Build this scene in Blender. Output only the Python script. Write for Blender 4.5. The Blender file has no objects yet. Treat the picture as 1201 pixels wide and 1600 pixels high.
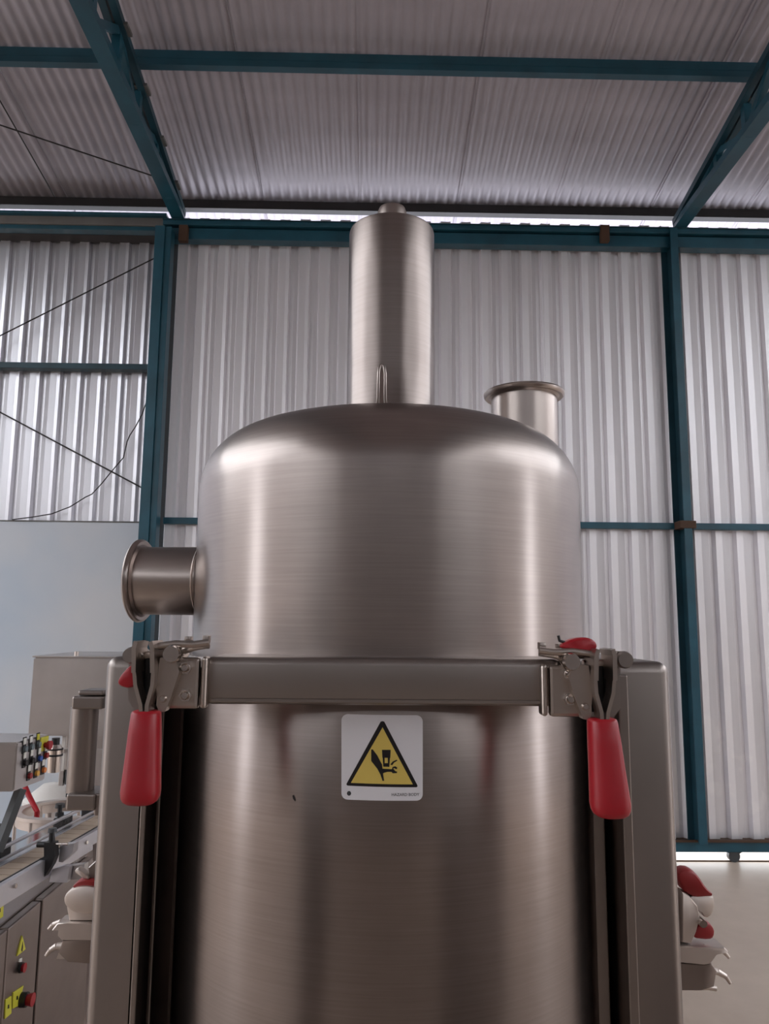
import bpy, bmesh, math, random
from mathutils import Vector, Matrix
random.seed(7)
S = bpy.context.scene
COL = S.collection
R = math.radians
PI = math.pi

# ------------------------------------------------------------------ camera
H = 1.68
F = 1200.0
cam_d = bpy.data.cameras.new('camera')
cam_d.sensor_fit = 'VERTICAL'; cam_d.sensor_height = 32.0; cam_d.lens = 24.0
cam_d.clip_start = 0.05; cam_d.clip_end = 500
cam = bpy.data.objects.new('camera', cam_d); COL.objects.link(cam)
CM = Matrix.Translation((0, 0, H)) @ Matrix.Rotation(R(-1.0), 4, 'Z') @ Matrix.Rotation(R(90 + 8.3), 4, 'X') @ Matrix.Rotation(R(0.5), 4, 'Z')
cam.matrix_world = CM
S.camera = cam
M3 = CM.to_3x3()
def at(px, py, Y):
    """world point on the plane y = Y seen at photo pixel px, py"""
    d = M3 @ Vector(((px - 600.5) / F, -(py - 800) / F, -1.0))
    t = Y / d.y
    return Vector((0, 0, H)) + d * t

# ------------------------------------------------------------------ world, light, exposure
w = bpy.data.worlds.new('sky'); S.world = w; w.use_nodes = True
wn = w.node_tree.nodes; wl = w.node_tree.links
bg = wn['Background']; bg.inputs['Strength'].default_value = 3.8
bg.inputs['Color'].default_value = (0.93, 0.96, 1.0, 1)
S.view_settings.view_transform = 'Standard'
S.view_settings.look = 'None'
S.view_settings.gamma = 1.0
S.view_settings.use_curve_mapping = False
S.view_settings.exposure = 0.38

sun_d = bpy.data.lights.new('sun', 'SUN'); sun_d.energy = 2.5; sun_d.angle = R(1.0); sun_d.color = (1.0, 0.98, 0.95)
sun = bpy.data.objects.new('sun', sun_d); sun.rotation_euler = (R(-38), 0, 0); COL.objects.link(sun)   # high sun outside, beyond the gate
def portal(name, loc, rot, sx, sy):
    l = bpy.data.lights.new(name, 'AREA'); l.shape = 'RECTANGLE'; l.size = sx; l.size_y = sy
    l.cycles.is_portal = True
    o = bpy.data.objects.new(name, l); o.location = loc; o.rotation_euler = rot; COL.objects.link(o)
    return o

# ------------------------------------------------------------------ materials
MAT = {}
def newmat(name):
    m = bpy.data.materials.new(name); m.use_nodes = True
    MAT[name] = m
    return m, m.node_tree.nodes, m.node_tree.links, m.node_tree.nodes['Principled BSDF']
def ramp(n, l, src, stops):
    r = n.new('ShaderNodeValToRGB')
    e = r.color_ramp.elements
    e[0].position, e[0].color = stops[0][0], (*stops[0][1], 1)
    e[1].position, e[1].color = stops[1][0], (*stops[1][1], 1)
    for p, c in stops[2:]:
        x = e.new(p); x.color = (*c, 1)
    l.new(src, r.inputs[0])
    return r.outputs[0]
def noise(n, l, scale, vec=(1, 1, 1), detail=3, coord='Object'):
    tc = n.new('ShaderNodeTexCoord'); mp = n.new('ShaderNodeMapping'); nz = n.new('ShaderNodeTexNoise')
    mp.inputs['Scale'].default_value = vec
    l.new(tc.outputs[coord], mp.inputs[0]); l.new(mp.outputs[0], nz.inputs['Vector'])
    nz.inputs['Scale'].default_value = scale; nz.inputs['Detail'].default_value = detail
    return nz.outputs['Fac']
def bump(n, l, b, src, strength, dist=0.001):
    bp = n.new('ShaderNodeBump'); bp.inputs['Strength'].default_value = strength; bp.inputs['Distance'].default_value = dist
    l.new(src, bp.inputs['Height']); l.new(bp.outputs[0], b.inputs['Normal'])
def simple(name, c, rough=0.5, metal=0.0, var=0.12, scale=6.0, bmp=0.0):
    m, n, l, b = newmat(name)
    f = noise(n, l, scale)
    lo = tuple(x * (1 - var) for x in c); hi = tuple(min(1, x * (1 + var)) for x in c)
    l.new(ramp(n, l, f, [(0.3, lo), (0.7, hi)]), b.inputs['Base Color'])
    b.inputs['Roughness'].default_value = rough; b.inputs['Metallic'].default_value = metal
    if bmp: bump(n, l, b, noise(n, l, 60), bmp, 0.002)
    return m
def steel(name, c, rough, aniso=0.0, grain=(1, 1, 40), var=0.1, tangent=True, rot=0.0, bs=0.03):
    m, n, l, b = newmat(name)
    f = noise(n, l, 5.0, detail=4)
    lo = tuple(x * (1 - var) for x in c); hi = tuple(x * (1 + var) for x in c)
    l.new(ramp(n, l, f, [(0.32, lo), (0.68, hi)]), b.inputs['Base Color'])
    b.inputs['Metallic'].default_value = 1.0
    g = noise(n, l, 9.0, vec=grain, detail=5)
    if aniso:
        # fine brushed lines and cloudy polishing marks in the tone of the metal
        cl = noise(n, l, 2.6, vec=(1.6, 1.6, 0.8), detail=6)
        c1 = ramp(n, l, cl, [(0.3, (0.84, 0.83, 0.83)), (0.7, (1.08, 1.06, 1.05))]); c2 = ramp(n, l, g, [(0.3, (0.93, 0.93, 0.93)), (0.7, (1.05, 1.05, 1.05))])
        ma = n.new('ShaderNodeMix'); ma.data_type = 'RGBA'; ma.blend_type = 'MULTIPLY'; ma.inputs[0].default_value = 1.0
        mb_ = n.new('ShaderNodeMix'); mb_.data_type = 'RGBA'; mb_.blend_type = 'MULTIPLY'; mb_.inputs[0].default_value = 1.0
        src = b.inputs['Base Color'].links[0].from_socket
        l.new(src, ma.inputs[6]); l.new(c1, ma.inputs[7]); l.new(ma.outputs[2], mb_.inputs[6]); l.new(c2, mb_.inputs[7]); l.new(mb_.outputs[2], b.inputs['Base Color'])
    mr = n.new('ShaderNodeMapRange'); l.new(g, mr.inputs[0])
    mr.inputs[1].default_value = 0.25; mr.inputs[2].default_value = 0.75
    mr.inputs[3].default_value = rough * 0.96; mr.inputs[4].default_value = rough * 1.04
    l.new(mr.outputs[0], b.inputs['Roughness'])
    if bs: bump(n, l, b, g, bs, 0.0004)
    if aniso:
        b.inputs['Anisotropic'].default_value = aniso
        b.inputs['Anisotropic Rotation'].default_value = rot
        t = n.new('ShaderNodeTangent'); t.direction_type = 'RADIAL'; t.axis = 'Z'
        l.new(t.outputs[0], b.inputs['Tangent'])
    return m

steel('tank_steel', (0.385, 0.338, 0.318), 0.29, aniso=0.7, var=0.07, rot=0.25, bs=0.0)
steel('tank_steel_dim', (0.315, 0.272, 0.255), 0.29, aniso=0.7, var=0.08, rot=0.25, bs=0.0)  # same steel as the shell, colour darkened to imitate dimmer reflections
steel('frame_steel', (0.34, 0.30, 0.28), 0.38, grain=(40, 1, 1), var=0.06)
steel('pipe_steel', (0.46, 0.40, 0.37), 0.30, grain=(1, 1, 1), bs=0.0)
steel('clamp_steel', (0.50, 0.44, 0.40), 0.33, grain=(1, 1, 1))
steel('bolt_steel', (0.72, 0.66, 0.62), 0.18, grain=(1, 1, 1))
steel('cast_steel', (0.72, 0.64, 0.59), 0.5, grain=(1, 1, 1))
steel('machine_steel', (0.60, 0.57, 0.56), 0.36, grain=(1, 1, 10))
steel('cabinet_steel', (0.33, 0.28, 0.26), 0.4, grain=(1, 1, 10))
steel('aluminium', (0.72, 0.71, 0.75), 0.42, grain=(1, 10, 1))
# galvanised sheet, with spangle blotches and long vertical tonal streaks
def galv(name, c, rough, metal, var, vec, patches=False):
    m, n, l, b = newmat(name)
    ge = n.new('ShaderNodeNewGeometry'); mp_ = n.new('ShaderNodeMapping'); mp_.inputs['Scale'].default_value = vec
    nz_ = n.new('ShaderNodeTexNoise'); nz_.inputs['Scale'].default_value = 1.6; nz_.inputs['Detail'].default_value = 6
    l.new(ge.outputs['Position'], mp_.inputs[0]); l.new(mp_.outputs[0], nz_.inputs['Vector']); f = nz_.outputs['Fac']
    lo = tuple(x * (1 - var) for x in c); hi = tuple(x * (1 + var) for x in c)
    base_ = ramp(n, l, f, [(0.3, lo), (0.7, hi)])
    if patches:
        # pale plaster smears low on the sheets
        n2 = n.new('ShaderNodeTexNoise'); n2.inputs['Scale'].default_value = 3.2; n2.inputs['Detail'].default_value = 5
        l.new(ge.outputs['Position'], n2.inputs['Vector'])
        sx = n.new('ShaderNodeSeparateXYZ'); l.new(ge.outputs['Position'], sx.inputs[0])
        a1 = n.new('ShaderNodeMapRange'); l.new(sx.outputs['Z'], a1.inputs[0]); a1.inputs[1].default_value = 1.6; a1.inputs[2].default_value = 0.9
        a2 = n.new('ShaderNodeMapRange'); l.new(n2.outputs['Fac'], a2.inputs[0]); a2.inputs[1].default_value = 0.53; a2.inputs[2].default_value = 0.57
        mm = n.new('ShaderNodeMath'); mm.operation = 'MULTIPLY'; l.new(a1.outputs[0], mm.inputs[0]); l.new(a2.outputs[0], mm.inputs[1])
        m2 = n.new('ShaderNodeMath'); m2.operation = 'MULTIPLY'; l.new(mm.outputs[0], m2.inputs[0]); m2.inputs[1].default_value = 0.4
        mx_ = n.new('ShaderNodeMix'); mx_.data_type = 'RGBA'; l.new(m2.outputs[0], mx_.inputs[0]); l.new(base_, mx_.inputs[6]); mx_.inputs[7].default_value = (0.93, 0.91, 0.92, 1)
        base_ = mx_.outputs[2]
    l.new(base_, b.inputs['Base Color'])
    b.inputs['Roughness'].default_value = rough; b.inputs['Metallic'].default_value = metal
    bump(n, l, b, noise(n, l, 30, detail=4), 0.10, 0.002)
    return m
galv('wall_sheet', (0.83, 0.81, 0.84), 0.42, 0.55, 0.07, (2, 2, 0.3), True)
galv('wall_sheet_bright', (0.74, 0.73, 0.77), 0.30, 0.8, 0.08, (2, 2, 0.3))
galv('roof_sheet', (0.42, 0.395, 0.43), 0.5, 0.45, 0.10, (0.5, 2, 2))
simple('teal_paint', (0.011, 0.070, 0.105), 0.38, 0.0, 0.22, 5, 0.05)
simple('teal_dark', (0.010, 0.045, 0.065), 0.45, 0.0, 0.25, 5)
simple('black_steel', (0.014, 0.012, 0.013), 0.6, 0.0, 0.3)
simple('grey_beam', (0.12, 0.115, 0.11), 0.6, 0.0, 0.25, 3)
m, n, l, b = newmat('blue_masonry')
l.new(ramp(n, l, noise(n, l, 0.9, detail=3), [(0.38, (0.47, 0.54, 0.63)), (0.62, (0.60, 0.61, 0.64))]), b.inputs['Base Color'])
b.inputs['Roughness'].default_value = 0.6; bump(n, l, b, noise(n, l, 40), 0.12, 0.002)
simple('rust_brown', (0.07, 0.035, 0.02), 0.8)
simple('red_plastic', (0.37, 0.009, 0.018), 0.38, 0, 0.05)
simple('red_dark', (0.32, 0.02, 0.022), 0.45, 0, 0.1)
simple('black_plastic', (0.012, 0.012, 0.014), 0.4)
simple('dark_grey', (0.05, 0.055, 0.06), 0.45)
simple('label_white', (0.86, 0.85, 0.89), 0.35, 0, 0.02)
simple('label_yellow', (0.80, 0.60, 0.14), 0.4, 0, 0.03)
simple('sticker_yellow', (0.62, 0.58, 0.05), 0.45, 0, 0.06)
simple('label_black', (0.008, 0.006, 0.008), 0.4)
simple('button_orange', (0.75, 0.22, 0.05), 0.4)
simple('button_amber', (0.8, 0.42, 0.08), 0.4)
simple('button_blue', (0.03, 0.09, 0.40), 0.4)
simple('button_grey', (0.16, 0.20, 0.22), 0.4)
simple('tag_white', (0.75, 0.73, 0.68), 0.5)
simple('white_plastic', (0.78, 0.74, 0.70), 0.45, 0, 0.05)
simple('belt_beige', (0.46, 0.36, 0.28), 0.6, 0, 0.08)
simple('back_wall', (0.16, 0.14, 0.135), 0.8, 0, 0.15)
simple('end_wall', (0.50, 0.47, 0.47), 0.6, 0, 0.1)
simple('outdoor_ground', (0.60, 0.60, 0.64), 0.9, 0, 0.1, 0.5)
# polished concrete floor with stains
m, n, l, b = newmat('concrete')
f = noise(n, l, 0.8, detail=7); f2 = noise(n, l, 7.0, detail=5)
mx = n.new('ShaderNodeMix'); mx.data_type = 'FLOAT'; mx.inputs[0].default_value = 0.35
l.new(f, mx.inputs[2]); l.new(f2, mx.inputs[3])
l.new(ramp(n, l, mx.outputs[0], [(0.35, (0.35, 0.275, 0.222)), (0.65, (0.43, 0.345, 0.283))]), b.inputs['Base Color'])
b.inputs['Roughness'].default_value = 0.42
bump(n, l, b, f2, 0.05, 0.003)
# clear acrylic
m, n, l, b = newmat('acrylic')
b.inputs['Base Color'].default_value = (0.9, 0.92, 0.93, 1); b.inputs['Roughness'].default_value = 0.12
b.inputs['Transmission Weight'].default_value = 1.0; b.inputs['IOR'].default_value = 1.1

# ------------------------------------------------------------------ mesh helpers
def link(name, bm, mat, parent=None, smooth=False, loc=None):
    me = bpy.data.meshes.new(name)
    bmesh.ops.recalc_face_normals(bm, faces=bm.faces[:])
    bm.to_mesh(me); bm.free()
    if smooth:
        for p in me.polygons: p.use_smooth = True
    me.materials.append(MAT[mat])
    o = bpy.data.objects.new(name, me); COL.objects.link(o)
    if parent: o.parent = parent
    if loc: o.location = loc
    if smooth:
        me.set_sharp_from_angle(angle=R(40))
    return o
def tag(o, label=None, cat=None, group=None, kind=None):
    if label: o['label'] = label
    if cat: o['category'] = cat
    if group: o['group'] = group
    if kind: o['kind'] = kind
    return o
def thing(name, label, cat, loc=(0, 0, 0), rz=0, group=None, kind=None):
    o = bpy.data.objects.new(name, None); COL.objects.link(o)
    o.empty_display_size = 0.1
    o.location = loc; o.rotation_euler = (0, 0, rz)
    return tag(o, label, cat, group, kind)
def NB(): return bmesh.new()
def box(bm, x0, x1, y0, y1, z0, z1, bev=0.0, seg=2, M=None):
    r = bmesh.ops.create_cube(bm, size=1.0)
    vs = r['verts']
    for v in vs:
        v.co = Vector(((x0 + x1) / 2 + v.co.x * (x1 - x0), (y0 + y1) / 2 + v.co.y * (y1 - y0), (z0 + z1) / 2 + v.co.z * (z1 - z0)))
    if bev:
        es = list({e for v in vs for e in v.link_edges})
        r2 = bmesh.ops.bevel(bm, geom=es, offset=bev, segments=seg, affect='EDGES', profile=0.5)
        vs = list({v for f in r2['faces'] for v in f.verts} | {v for v in vs if v.is_valid})
    if M: 
        for v in vs: v.co = M @ v.co
    return vs
def frame_between(p, q):
    d = (q - p); L = d.length; d = d.normalized()
    up = Vector((0, 0, 1)) if abs(d.z) < 0.95 else Vector((0, 1, 0))
    x = d.cross(up).normalized(); y = x.cross(d).normalized()
    return Matrix(((x.x, y.x, d.x, p.x), (x.y, y.y, d.y, p.y), (x.z, y.z, d.z, p.z), (0, 0, 0, 1))), L
def cyl(bm, p, q, r, r2=None, seg=24, cap=True):
    p = Vector(p); q = Vector(q); r2 = r if r2 is None else r2
    M, L = frame_between(p, q)
    a = [bm.verts.new(M @ Vector((r * math.cos(t), r * math.sin(t), 0))) for t in [2 * PI * i / seg for i in range(seg)]]
    c = [bm.verts.new(M @ Vector((r2 * math.cos(t), r2 * math.sin(t), L))) for t in [2 * PI * i / seg for i in range(seg)]]
    for i in range(seg):
        bm.faces.new((a[i], a[(i + 1) % seg], c[(i + 1) % seg], c[i]))
    if cap: bm.faces.new(a[::-1]); bm.faces.new(c)
def bar(bm, p, q, wx, wy):
    """square bar between two points"""
    p = Vector(p); q = Vector(q); M, L = frame_between(p, q)
    box(bm, -wx / 2, wx / 2, -wy / 2, wy / 2, 0, L, M=M)
def lathe(bm, prof, seg=64, M=None, cap=False):
    rings = []
    for r, z in prof:
        if r < 1e-6:
            rings.append([bm.verts.new((0, 0, z))])
        else:
            rings.append([bm.verts.new((r * math.cos(2 * PI * i / seg), r * math.sin(2 * PI * i / seg), z)) for i in range(seg)])
    for a, c in zip(rings, rings[1:]):
        for i in range(seg):
            j = (i + 1) % seg
            if len(a) == 1 and len(c) == 1: continue
            if len(a) == 1: bm.faces.new((a[0], c[i], c[j]))
            elif len(c) == 1: bm.faces.new((a[i], a[j], c[0]))
            else: bm.faces.new((a[i], a[j], c[j], c[i]))
    if M:
        for ring in rings:
            for v in ring: v.co = M @ v.co
def tube(bm, pts, r, seg=10):
    pts = [Vector(p) for p in pts]
    prev = None
    for i, p in enumerate(pts):
        d = (pts[min(i + 1, len(pts) - 1)] - pts[max(i - 1, 0)]).normalized()
        up = Vector((0.05, 1, 0.02)).normalized() if abs(d.y) < 0.9 else Vector((0, 0, 1))
        x = d.cross(up).normalized(); y = x.cross(d).normalized()
        ring = [bm.verts.new(p + x * r * math.cos(2 * PI * k / seg) + y * r * math.sin(2 * PI * k / seg)) for k in range(seg)]
        if prev:
            for k in range(seg): bm.faces.new((prev[k], prev[(k + 1) % seg], ring[(k + 1) % seg], ring[k]))
        else: bm.faces.new(ring[::-1])
        prev = ring
    bm.faces.new(prev)
def prism(bm, pts, y0, y1, M=None):
    """polygon in x,z extruded along y"""
    a = [bm.verts.new((x, y0, z)) for x, z in pts]; c = [bm.verts.new((x, y1, z)) for x, z in pts]
    n_ = len(pts)
    for i in range(n_): bm.faces.new((a[i], a[(i + 1) % n_], c[(i + 1) % n_], c[i]))
    bm.faces.new(a); bm.faces.new(c[::-1])
    if M:
        for v in a + c: v.co = M @ v.co
def soft_prism(bm, pts, y0, y1, r):
    cx_ = sum(p[0] for p in pts) / len(pts); cz_ = sum(p[1] for p in pts) / len(pts)
    ext = max(math.hypot(p[0] - cx_, p[1] - cz_) for p in pts)
    prev = None; n_ = len(pts)
    for y, ins in ((y0, r), (y0 + r * 0.3, r * 0.3), (y0 + r, 0), (y1 - r, 0), (y1 - r * 0.3, r * 0.3), (y1, r)):
        f_ = 1 - ins / ext
        ring = [bm.verts.new((cx_ + (x - cx_) * f_, y, cz_ + (z - cz_) * f_)) for x, z in pts]
        if prev:
            for i in range(n_): bm.faces.new((prev[i], prev[(i + 1) % n_], ring[(i + 1) % n_], ring[i]))
        else: bm.faces.new(ring[::-1])
        prev = ring
    bm.faces.new(prev)
def smooth_poly(pts, it=2):
    for _ in range(it):
        o = []
        for i, p in enumerate(pts):
            q = pts[(i + 1) % len(pts)]
            o += [(p[0] * .75 + q[0] * .25, p[1] * .75 + q[1] * .25), (p[0] * .25 + q[0] * .75, p[1] * .25 + q[1] * .75)]
        pts = o
    return pts
def strip(bm, pts, t, y0, y1):
    """bent flat strip: polyline in x,z with thickness t, depth y0..y1"""
    P = [Vector((x, z)) for x, z in pts]; L_, R_ = [], []
    for i, p in enumerate(P):
        d = (P[min(i + 1, len(P) - 1)] - P[max(i - 1, 0)]).normalized(); nn = Vector((-d.y, d.x)) * t / 2
        L_.append(p + nn); R_.append(p - nn)
    for i in range(len(P) - 1):
        prism(bm, [tuple(L_[i]), tuple(L_[i + 1]), tuple(R_[i + 1]), tuple(R_[i])], y0, y1)
def xz(p): return (p.x, p.z)

# ------------------------------------------------------------------ the shed
YS = 5.85                      # plane of the sheets of the gate
YP = 5.88                      # inner edge of the eave purlin
XL, XR = -14.0, 12.0
YR, YB = -1.8, -9.4            # ridge, back wall
SL = math.tan(R(10.1))
Z_ROOF0 = at(600, 315, YP).z
def zr(y): return Z_ROOF0 + (YP - y) * SL if y > YR else Z_ROOF0 + (YP - YR) * SL - (YR - y) * SL

# floor
bm = NB(); box(bm, XL, XR, YB, 6.05, -0.25, 0)
tag(link('floor', bm, 'concrete'), 'beige concrete floor slab of the shed', None, None, 'structure')
bm = NB(); box(bm, -80, 80, -80, 80, -0.5, -0.26)
for f_ in bm.faces: pass
tag(link('trim_1', bm, 'outdoor_ground'), 'pale open ground outside the shed', None, None, 'structure')
bm = NB(); box(bm, -40, 40, 6.05, 60, -0.25, -0.01)
tag(link('trim_2', bm, 'outdoor_ground'), 'pale paved yard outside the sliding gate', None, None, 'structure')

# corrugated roof: sheets are pieces of the ceiling
ceil_ = thing('ceiling', 'grey corrugated metal roof sloping down to the gate wall', None, kind='structure')
PITCH = 0.076; NP = 11; COVER = 0.80
def roof_mesh(y_lo, y_hi):
    bm = NB(); segs = NP * 8; w_ = COVER + 0.03; rows = []
    for y in (y_hi, y_lo):
        rows.append([bm.verts.new((w_ * i / segs, y, zr(y) + 0.009 * math.cos(2 * PI * i / 8))) for i in range(segs + 1)] + [bm.verts.new((w_ - 0.001, y, zr(y) - 0.014))])
    for i in range(segs + 1): bm.faces.new((rows[0][i], rows[0][i + 1], rows[1][i + 1], rows[1][i]))
    me = bpy.data.meshes.new('roof_sheet'); bm.to_mesh(me); bm.free()
    for p in me.polygons: p.use_smooth = True
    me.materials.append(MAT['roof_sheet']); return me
mf, mb = roof_mesh(YR, 6.36), roof_mesh(YB - 0.3, YR)
x_seam = at(555, 200, 4.9).x
k0 = int((x_seam - XL) / COVER) + 1
SKY_F = []          # indices of added, unseen openings on the front slope
SKY_B = []
i = 0
x = x_seam - k0 * COVER
added_openings = []
while x < XR:
    xm = x + COVER / 2
    sky_here = xm < -4.6 or xm > 4.9
    for nm, me in (('f', mf), ('b', mb)):
        if sky_here and ((nm == 'f' and i % 6 != 0) or (nm == 'b' and (i % 3 == 1))): continue     # sheets left out as added, unseen openings that brighten the shed
        o = bpy.data.objects.new('roof_sheet', me); COL.objects.link(o); o.parent = ceil_
        dz = random.uniform(0, 0.003) + (i % 2) * 0.004
        o.location = (x, 0, dz); o.rotation_euler = (0, 0, 0)
    i += 1; x += COVER
for xa_, xb_ in ((XL, -4.6), (4.9, XR)):
    for ya_, yb_ in ((YR, 6.1), (YB, YR)):
        ym = (ya_ + yb_) / 2
        portal('roof_gap_portal', ((xa_ + xb_) / 2, ym, zr(ym) + 0.02), (math.atan(SL) * (-1 if ya_ == YR else 1), 0, 0), xb_ - xa_, (yb_ - ya_) / math.cos(math.atan(SL)))  # portals guiding sky light through the added roof openings

# trapezoidal wall sheets
WP = 0.163
def sheet_mesh(nper, z0, z1, mat, depth=0.036, mirror=False):
    prof = []
    for k in range(nper):
        b0 = k * WP
        prof += [(b0, 0), (b0 + 0.052, 0.0035), (b0 + 0.078, 0.0), (b0 + 0.088, depth), (b0 + 0.118, depth - 0.004), (b0 + 0.148, depth)]
    prof.append((nper * WP + 0.012, 0))
    bm = NB()
    a = [bm.verts.new((x, y, z0)) for x, y in prof]; c = [bm.verts.new((x, y, z1)) for x, y in prof]
    for j in range(len(prof) - 1): bm.faces.new((a[j], a[j + 1], c[j + 1], c[j]))
    me = bpy.data.meshes.new('wall_sheet'); bm.to_mesh(me); bm.free()
    me.materials.append(MAT[mat]); return me
def sheets(parent, x0, x1, y, z0, z1, mat, nper=6, name='wall_sheet'):
    me = sheet_mesh(nper, z0, z1, mat); x = x0; i = 0
    while x < x1 - 0.01:
        need = max(1, min(nper, int(math.ceil((x1 - x) / WP - 1e-6))))
        mm = me if need == nper else sheet_mesh(need, z0, z1, mat)
        o = bpy.data.objects.new(name, mm); COL.objects.link(o); o.parent = parent
        o.location = (x, y + random.uniform(-0.002, 0.002), random.uniform(-0.004, 0.004)); o.rotation_euler = (0, 0, random.uniform(-0.002, 0.002))
        x += need * WP; i += 1

Z_TOP = at(700, 347, YS).z      # wavy top of the sheets, gap of daylight above
Z_RAIL0 = at(1150, 1330, YS - 0.03).z
Z_RAIL1 = at(1150, 1313, YS - 0.03).z
XG = at(268, 600, YS).x         # left edge of the gate
# the gate
gate = thing('door_1', 'tall sliding gate of pale trapezoidal sheets on a teal steel frame', None, kind='structure')
sheets(gate, XG, XR, YS, Z_RAIL1 - 0.01, Z_TOP, 'wall_sheet', name='gate_sheet')
bm = NB(); box(bm, XG, XR, YS - 0.06, YS - 0.005, Z_RAIL0, Z_RAIL1, 0.003); link('bottom_rail', bm, 'teal_paint', gate)
bm = NB(); box(bm, XG, XR, YS - 0.075, YS - 0.055, Z_RAIL1 - 0.004, Z_RAIL1 + 0.01); box(bm, XG, XR, YS - 0.055, YS + 0.04, Z_RAIL1 - 0.02, Z_RAIL1); link('sill_angle', bm, 'rust_brown', gate)
z0, z1 = at(1150, 828, YS - 0.05).z, at(1150, 818, YS - 0.05).z
bm = NB(); box(bm, XG, XR, YS - 0.05, YS - 0.004, z0, z1, 0.003); link('middle_rail', bm, 'teal_paint', gate)
# post of the gate: web coloured darker for its shade, teal flange
pt, pb = at(1055, 385, YS - 0.15), at(1095, 1310, YS - 0.15)
xc = (pt.x + pb.x) / 2
zt = at(900, 362, YS - 0.06).z
bm = NB(); box(bm, xc - 0.004, xc + 0.004, YS - 0.14, YS - 0.004, Z_RAIL1, zt); link('post_web', bm, 'teal_dark', gate)
bm = NB(); box(bm, xc - 0.026, xc + 0.034, YS - 0.152, YS - 0.140, Z_RAIL1, zt, 0.002); link('post_flange', bm, 'teal_paint', gate)
bm = NB(); box(bm, xc - 0.05, xc + 0.04, YS - 0.016, YS - 0.006, Z_RAIL1, zt); link('rear_flange', bm, 'teal_dark', gate)
bm = NB(); box(bm, xc + 0.045, xc + 0.085, YS - 0.03, YS - 0.002, Z_RAIL1, zt); link('post_angle', bm, 'dark_grey', gate)
p = at(1085, 825, YS - 0.1)
bm = NB(); box(bm, xc - 0.06, xc + 0.065, YS - 0.158, YS - 0.04, z0 - 0.004, z1 + 0.004, 0.004); link('weld_plate', bm, 'rust_brown', gate)
# wheels under the gate
for wx in (1145, 700, 300):
    c = at(wx, 1334, YS - 0.03)
    bm = NB(); cyl(bm, (c.x, YS - 0.05, 0.042), (c.x, YS - 0.01, 0.042), 0.042, seg=20)
    prism(bm, [(c.x - 0.055, Z_RAIL0), (c.x + 0.055, Z_RAIL0), (c.x + 0.02, 0.05), (c.x - 0.02, 0.05)], YS - 0.055, YS - 0.05)
    link('wheel', bm, 'dark_grey', gate, smooth=True)
# pale scuffed plaster bits left on the right sheets are too small for geometry; ground track
bm = NB(); box(bm, XG, XR, YS - 0.035, YS - 0.025, 0.0, 0.008); link('track', bm, 'rust_brown', gate)
# gate top rail + header beam
bz0, bz1, bz2 = at(800, 383, YS - 0.09).z, at(800, 366, YS - 0.09).z, at(800, 352, YS - 0.12).z
hdr = thing('header_beam', 'long teal steel header running above the sliding gate', 'beam', (0, YS, bz0))
def hb(name, x0, x1, y0, y1, a, c, mat, bev=0.004):
    bm = NB(); box(bm, x0, x1, y0 - YS, y1 - YS, a - bz0, c - bz0, bev); return link(name, bm, mat, hdr)
hb('lower_channel', XG - 0.1, XR, YS - 0.10, YS - 0.005, bz0, bz1, 'teal_paint')
hb('groove', XG - 0.1, XR, YS - 0.07, YS - 0.005, bz1, bz1 + 0.014, 'black_steel', 0)
hb('upper_channel', XG - 0.1, XR, YS - 0.125, YS - 0.005, bz1 + 0.014, bz2, 'teal_paint')
hb('top_lip', XG - 0.1, XR, YS - 0.135, YS - 0.10, bz2 - 0.008, bz2, 'teal_dark', 0)
for px in (286, 945):
    c = at(px, 368, YS - 0.14)
    hb('bracket', c.x - 0.035, c.x + 0.035, YS - 0.15, YS - 0.10, at(px, 377, YS - 0.14).z, at(px, 352, YS - 0.14).z, 'rust_brown')

# left part of the wall
YL = 6.0
wl_ = thing('wall_front', 'front wall left of the gate, trapezoidal sheets over pale blue masonry', None, kind='structure')
zd = at(100, 816, YL).z
sheets(wl_, XL, XG + 0.06, YL, zd - 0.02, at(100, 352, YL).z, 'wall_sheet_bright')
bm = NB(); box(bm, XL, XG + 0.02, YL - 0.05, YL + 0.15, 0, zd - 0.004, 0.004); link('masonry_dado', bm, 'blue_masonry', wl_)
bm = NB(); box(bm, XL, XG + 0.02, YL - 0.052, YL - 0.02, zd - 0.004, zd + 0.006); link('dado_flashing', bm, 'grey_beam', wl_)
# strip coloured dark for the shaded gap between wall and gate
bm = NB(); box(bm, XG - 0.055, XG - 0.005, YS + 0.01, YL + 0.05, 0, at(100, 372, YL).z); link('gap_strip', bm, 'dark_grey', wl_)
# girt
g0, g1 = at(100, 577, YL - 0.06), at(100, 568, YL - 0.06)
bm = NB(); box(bm, XL, XG - 0.02, YL - 0.08, YL - 0.004, g0.z, g1.z, 0.003)
gt = tag(link('wall_girt', bm, 'teal_dark'), 'dark horizontal steel girt across the upper left wall sheets', 'beam')
# left header beams
lh = thing('eave_beam', 'long grey and teal eave beam above the left wall sheets', 'beam', (0, YL, g0.z))
def lb(name, x0, x1, y0, y1, pa, pb_, Y, mat, bev=0.004):
    bm = NB(); box(bm, x0, x1, y0 - YL, y1 - YL, at(100, pb_, Y).z - g0.z, at(100, pa, Y).z - g0.z, bev); return link(name, bm, mat, lh)
xe = at(262, 340, YL - 0.22).x
lb('grey_web', XL, xe, YL - 0.22, YL - 0.1, 334, 350, YL - 0.22, 'grey_beam')
lb('upper_flange', XL, xe, YL - 0.26, YL - 0.1, 330, 334, YL - 0.26, 'teal_paint', 0.002)
lb('lower_channel', XL, xe + 0.02, YL - 0.2, YL - 0.06, 350, 358, YL - 0.2, 'teal_paint')
lb('black_angle', XL, xe, YL - 0.12, YL + 0.02, 358, 368, YL - 0.1, 'black_steel', 0)  # near-black angle below the teal channel

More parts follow.
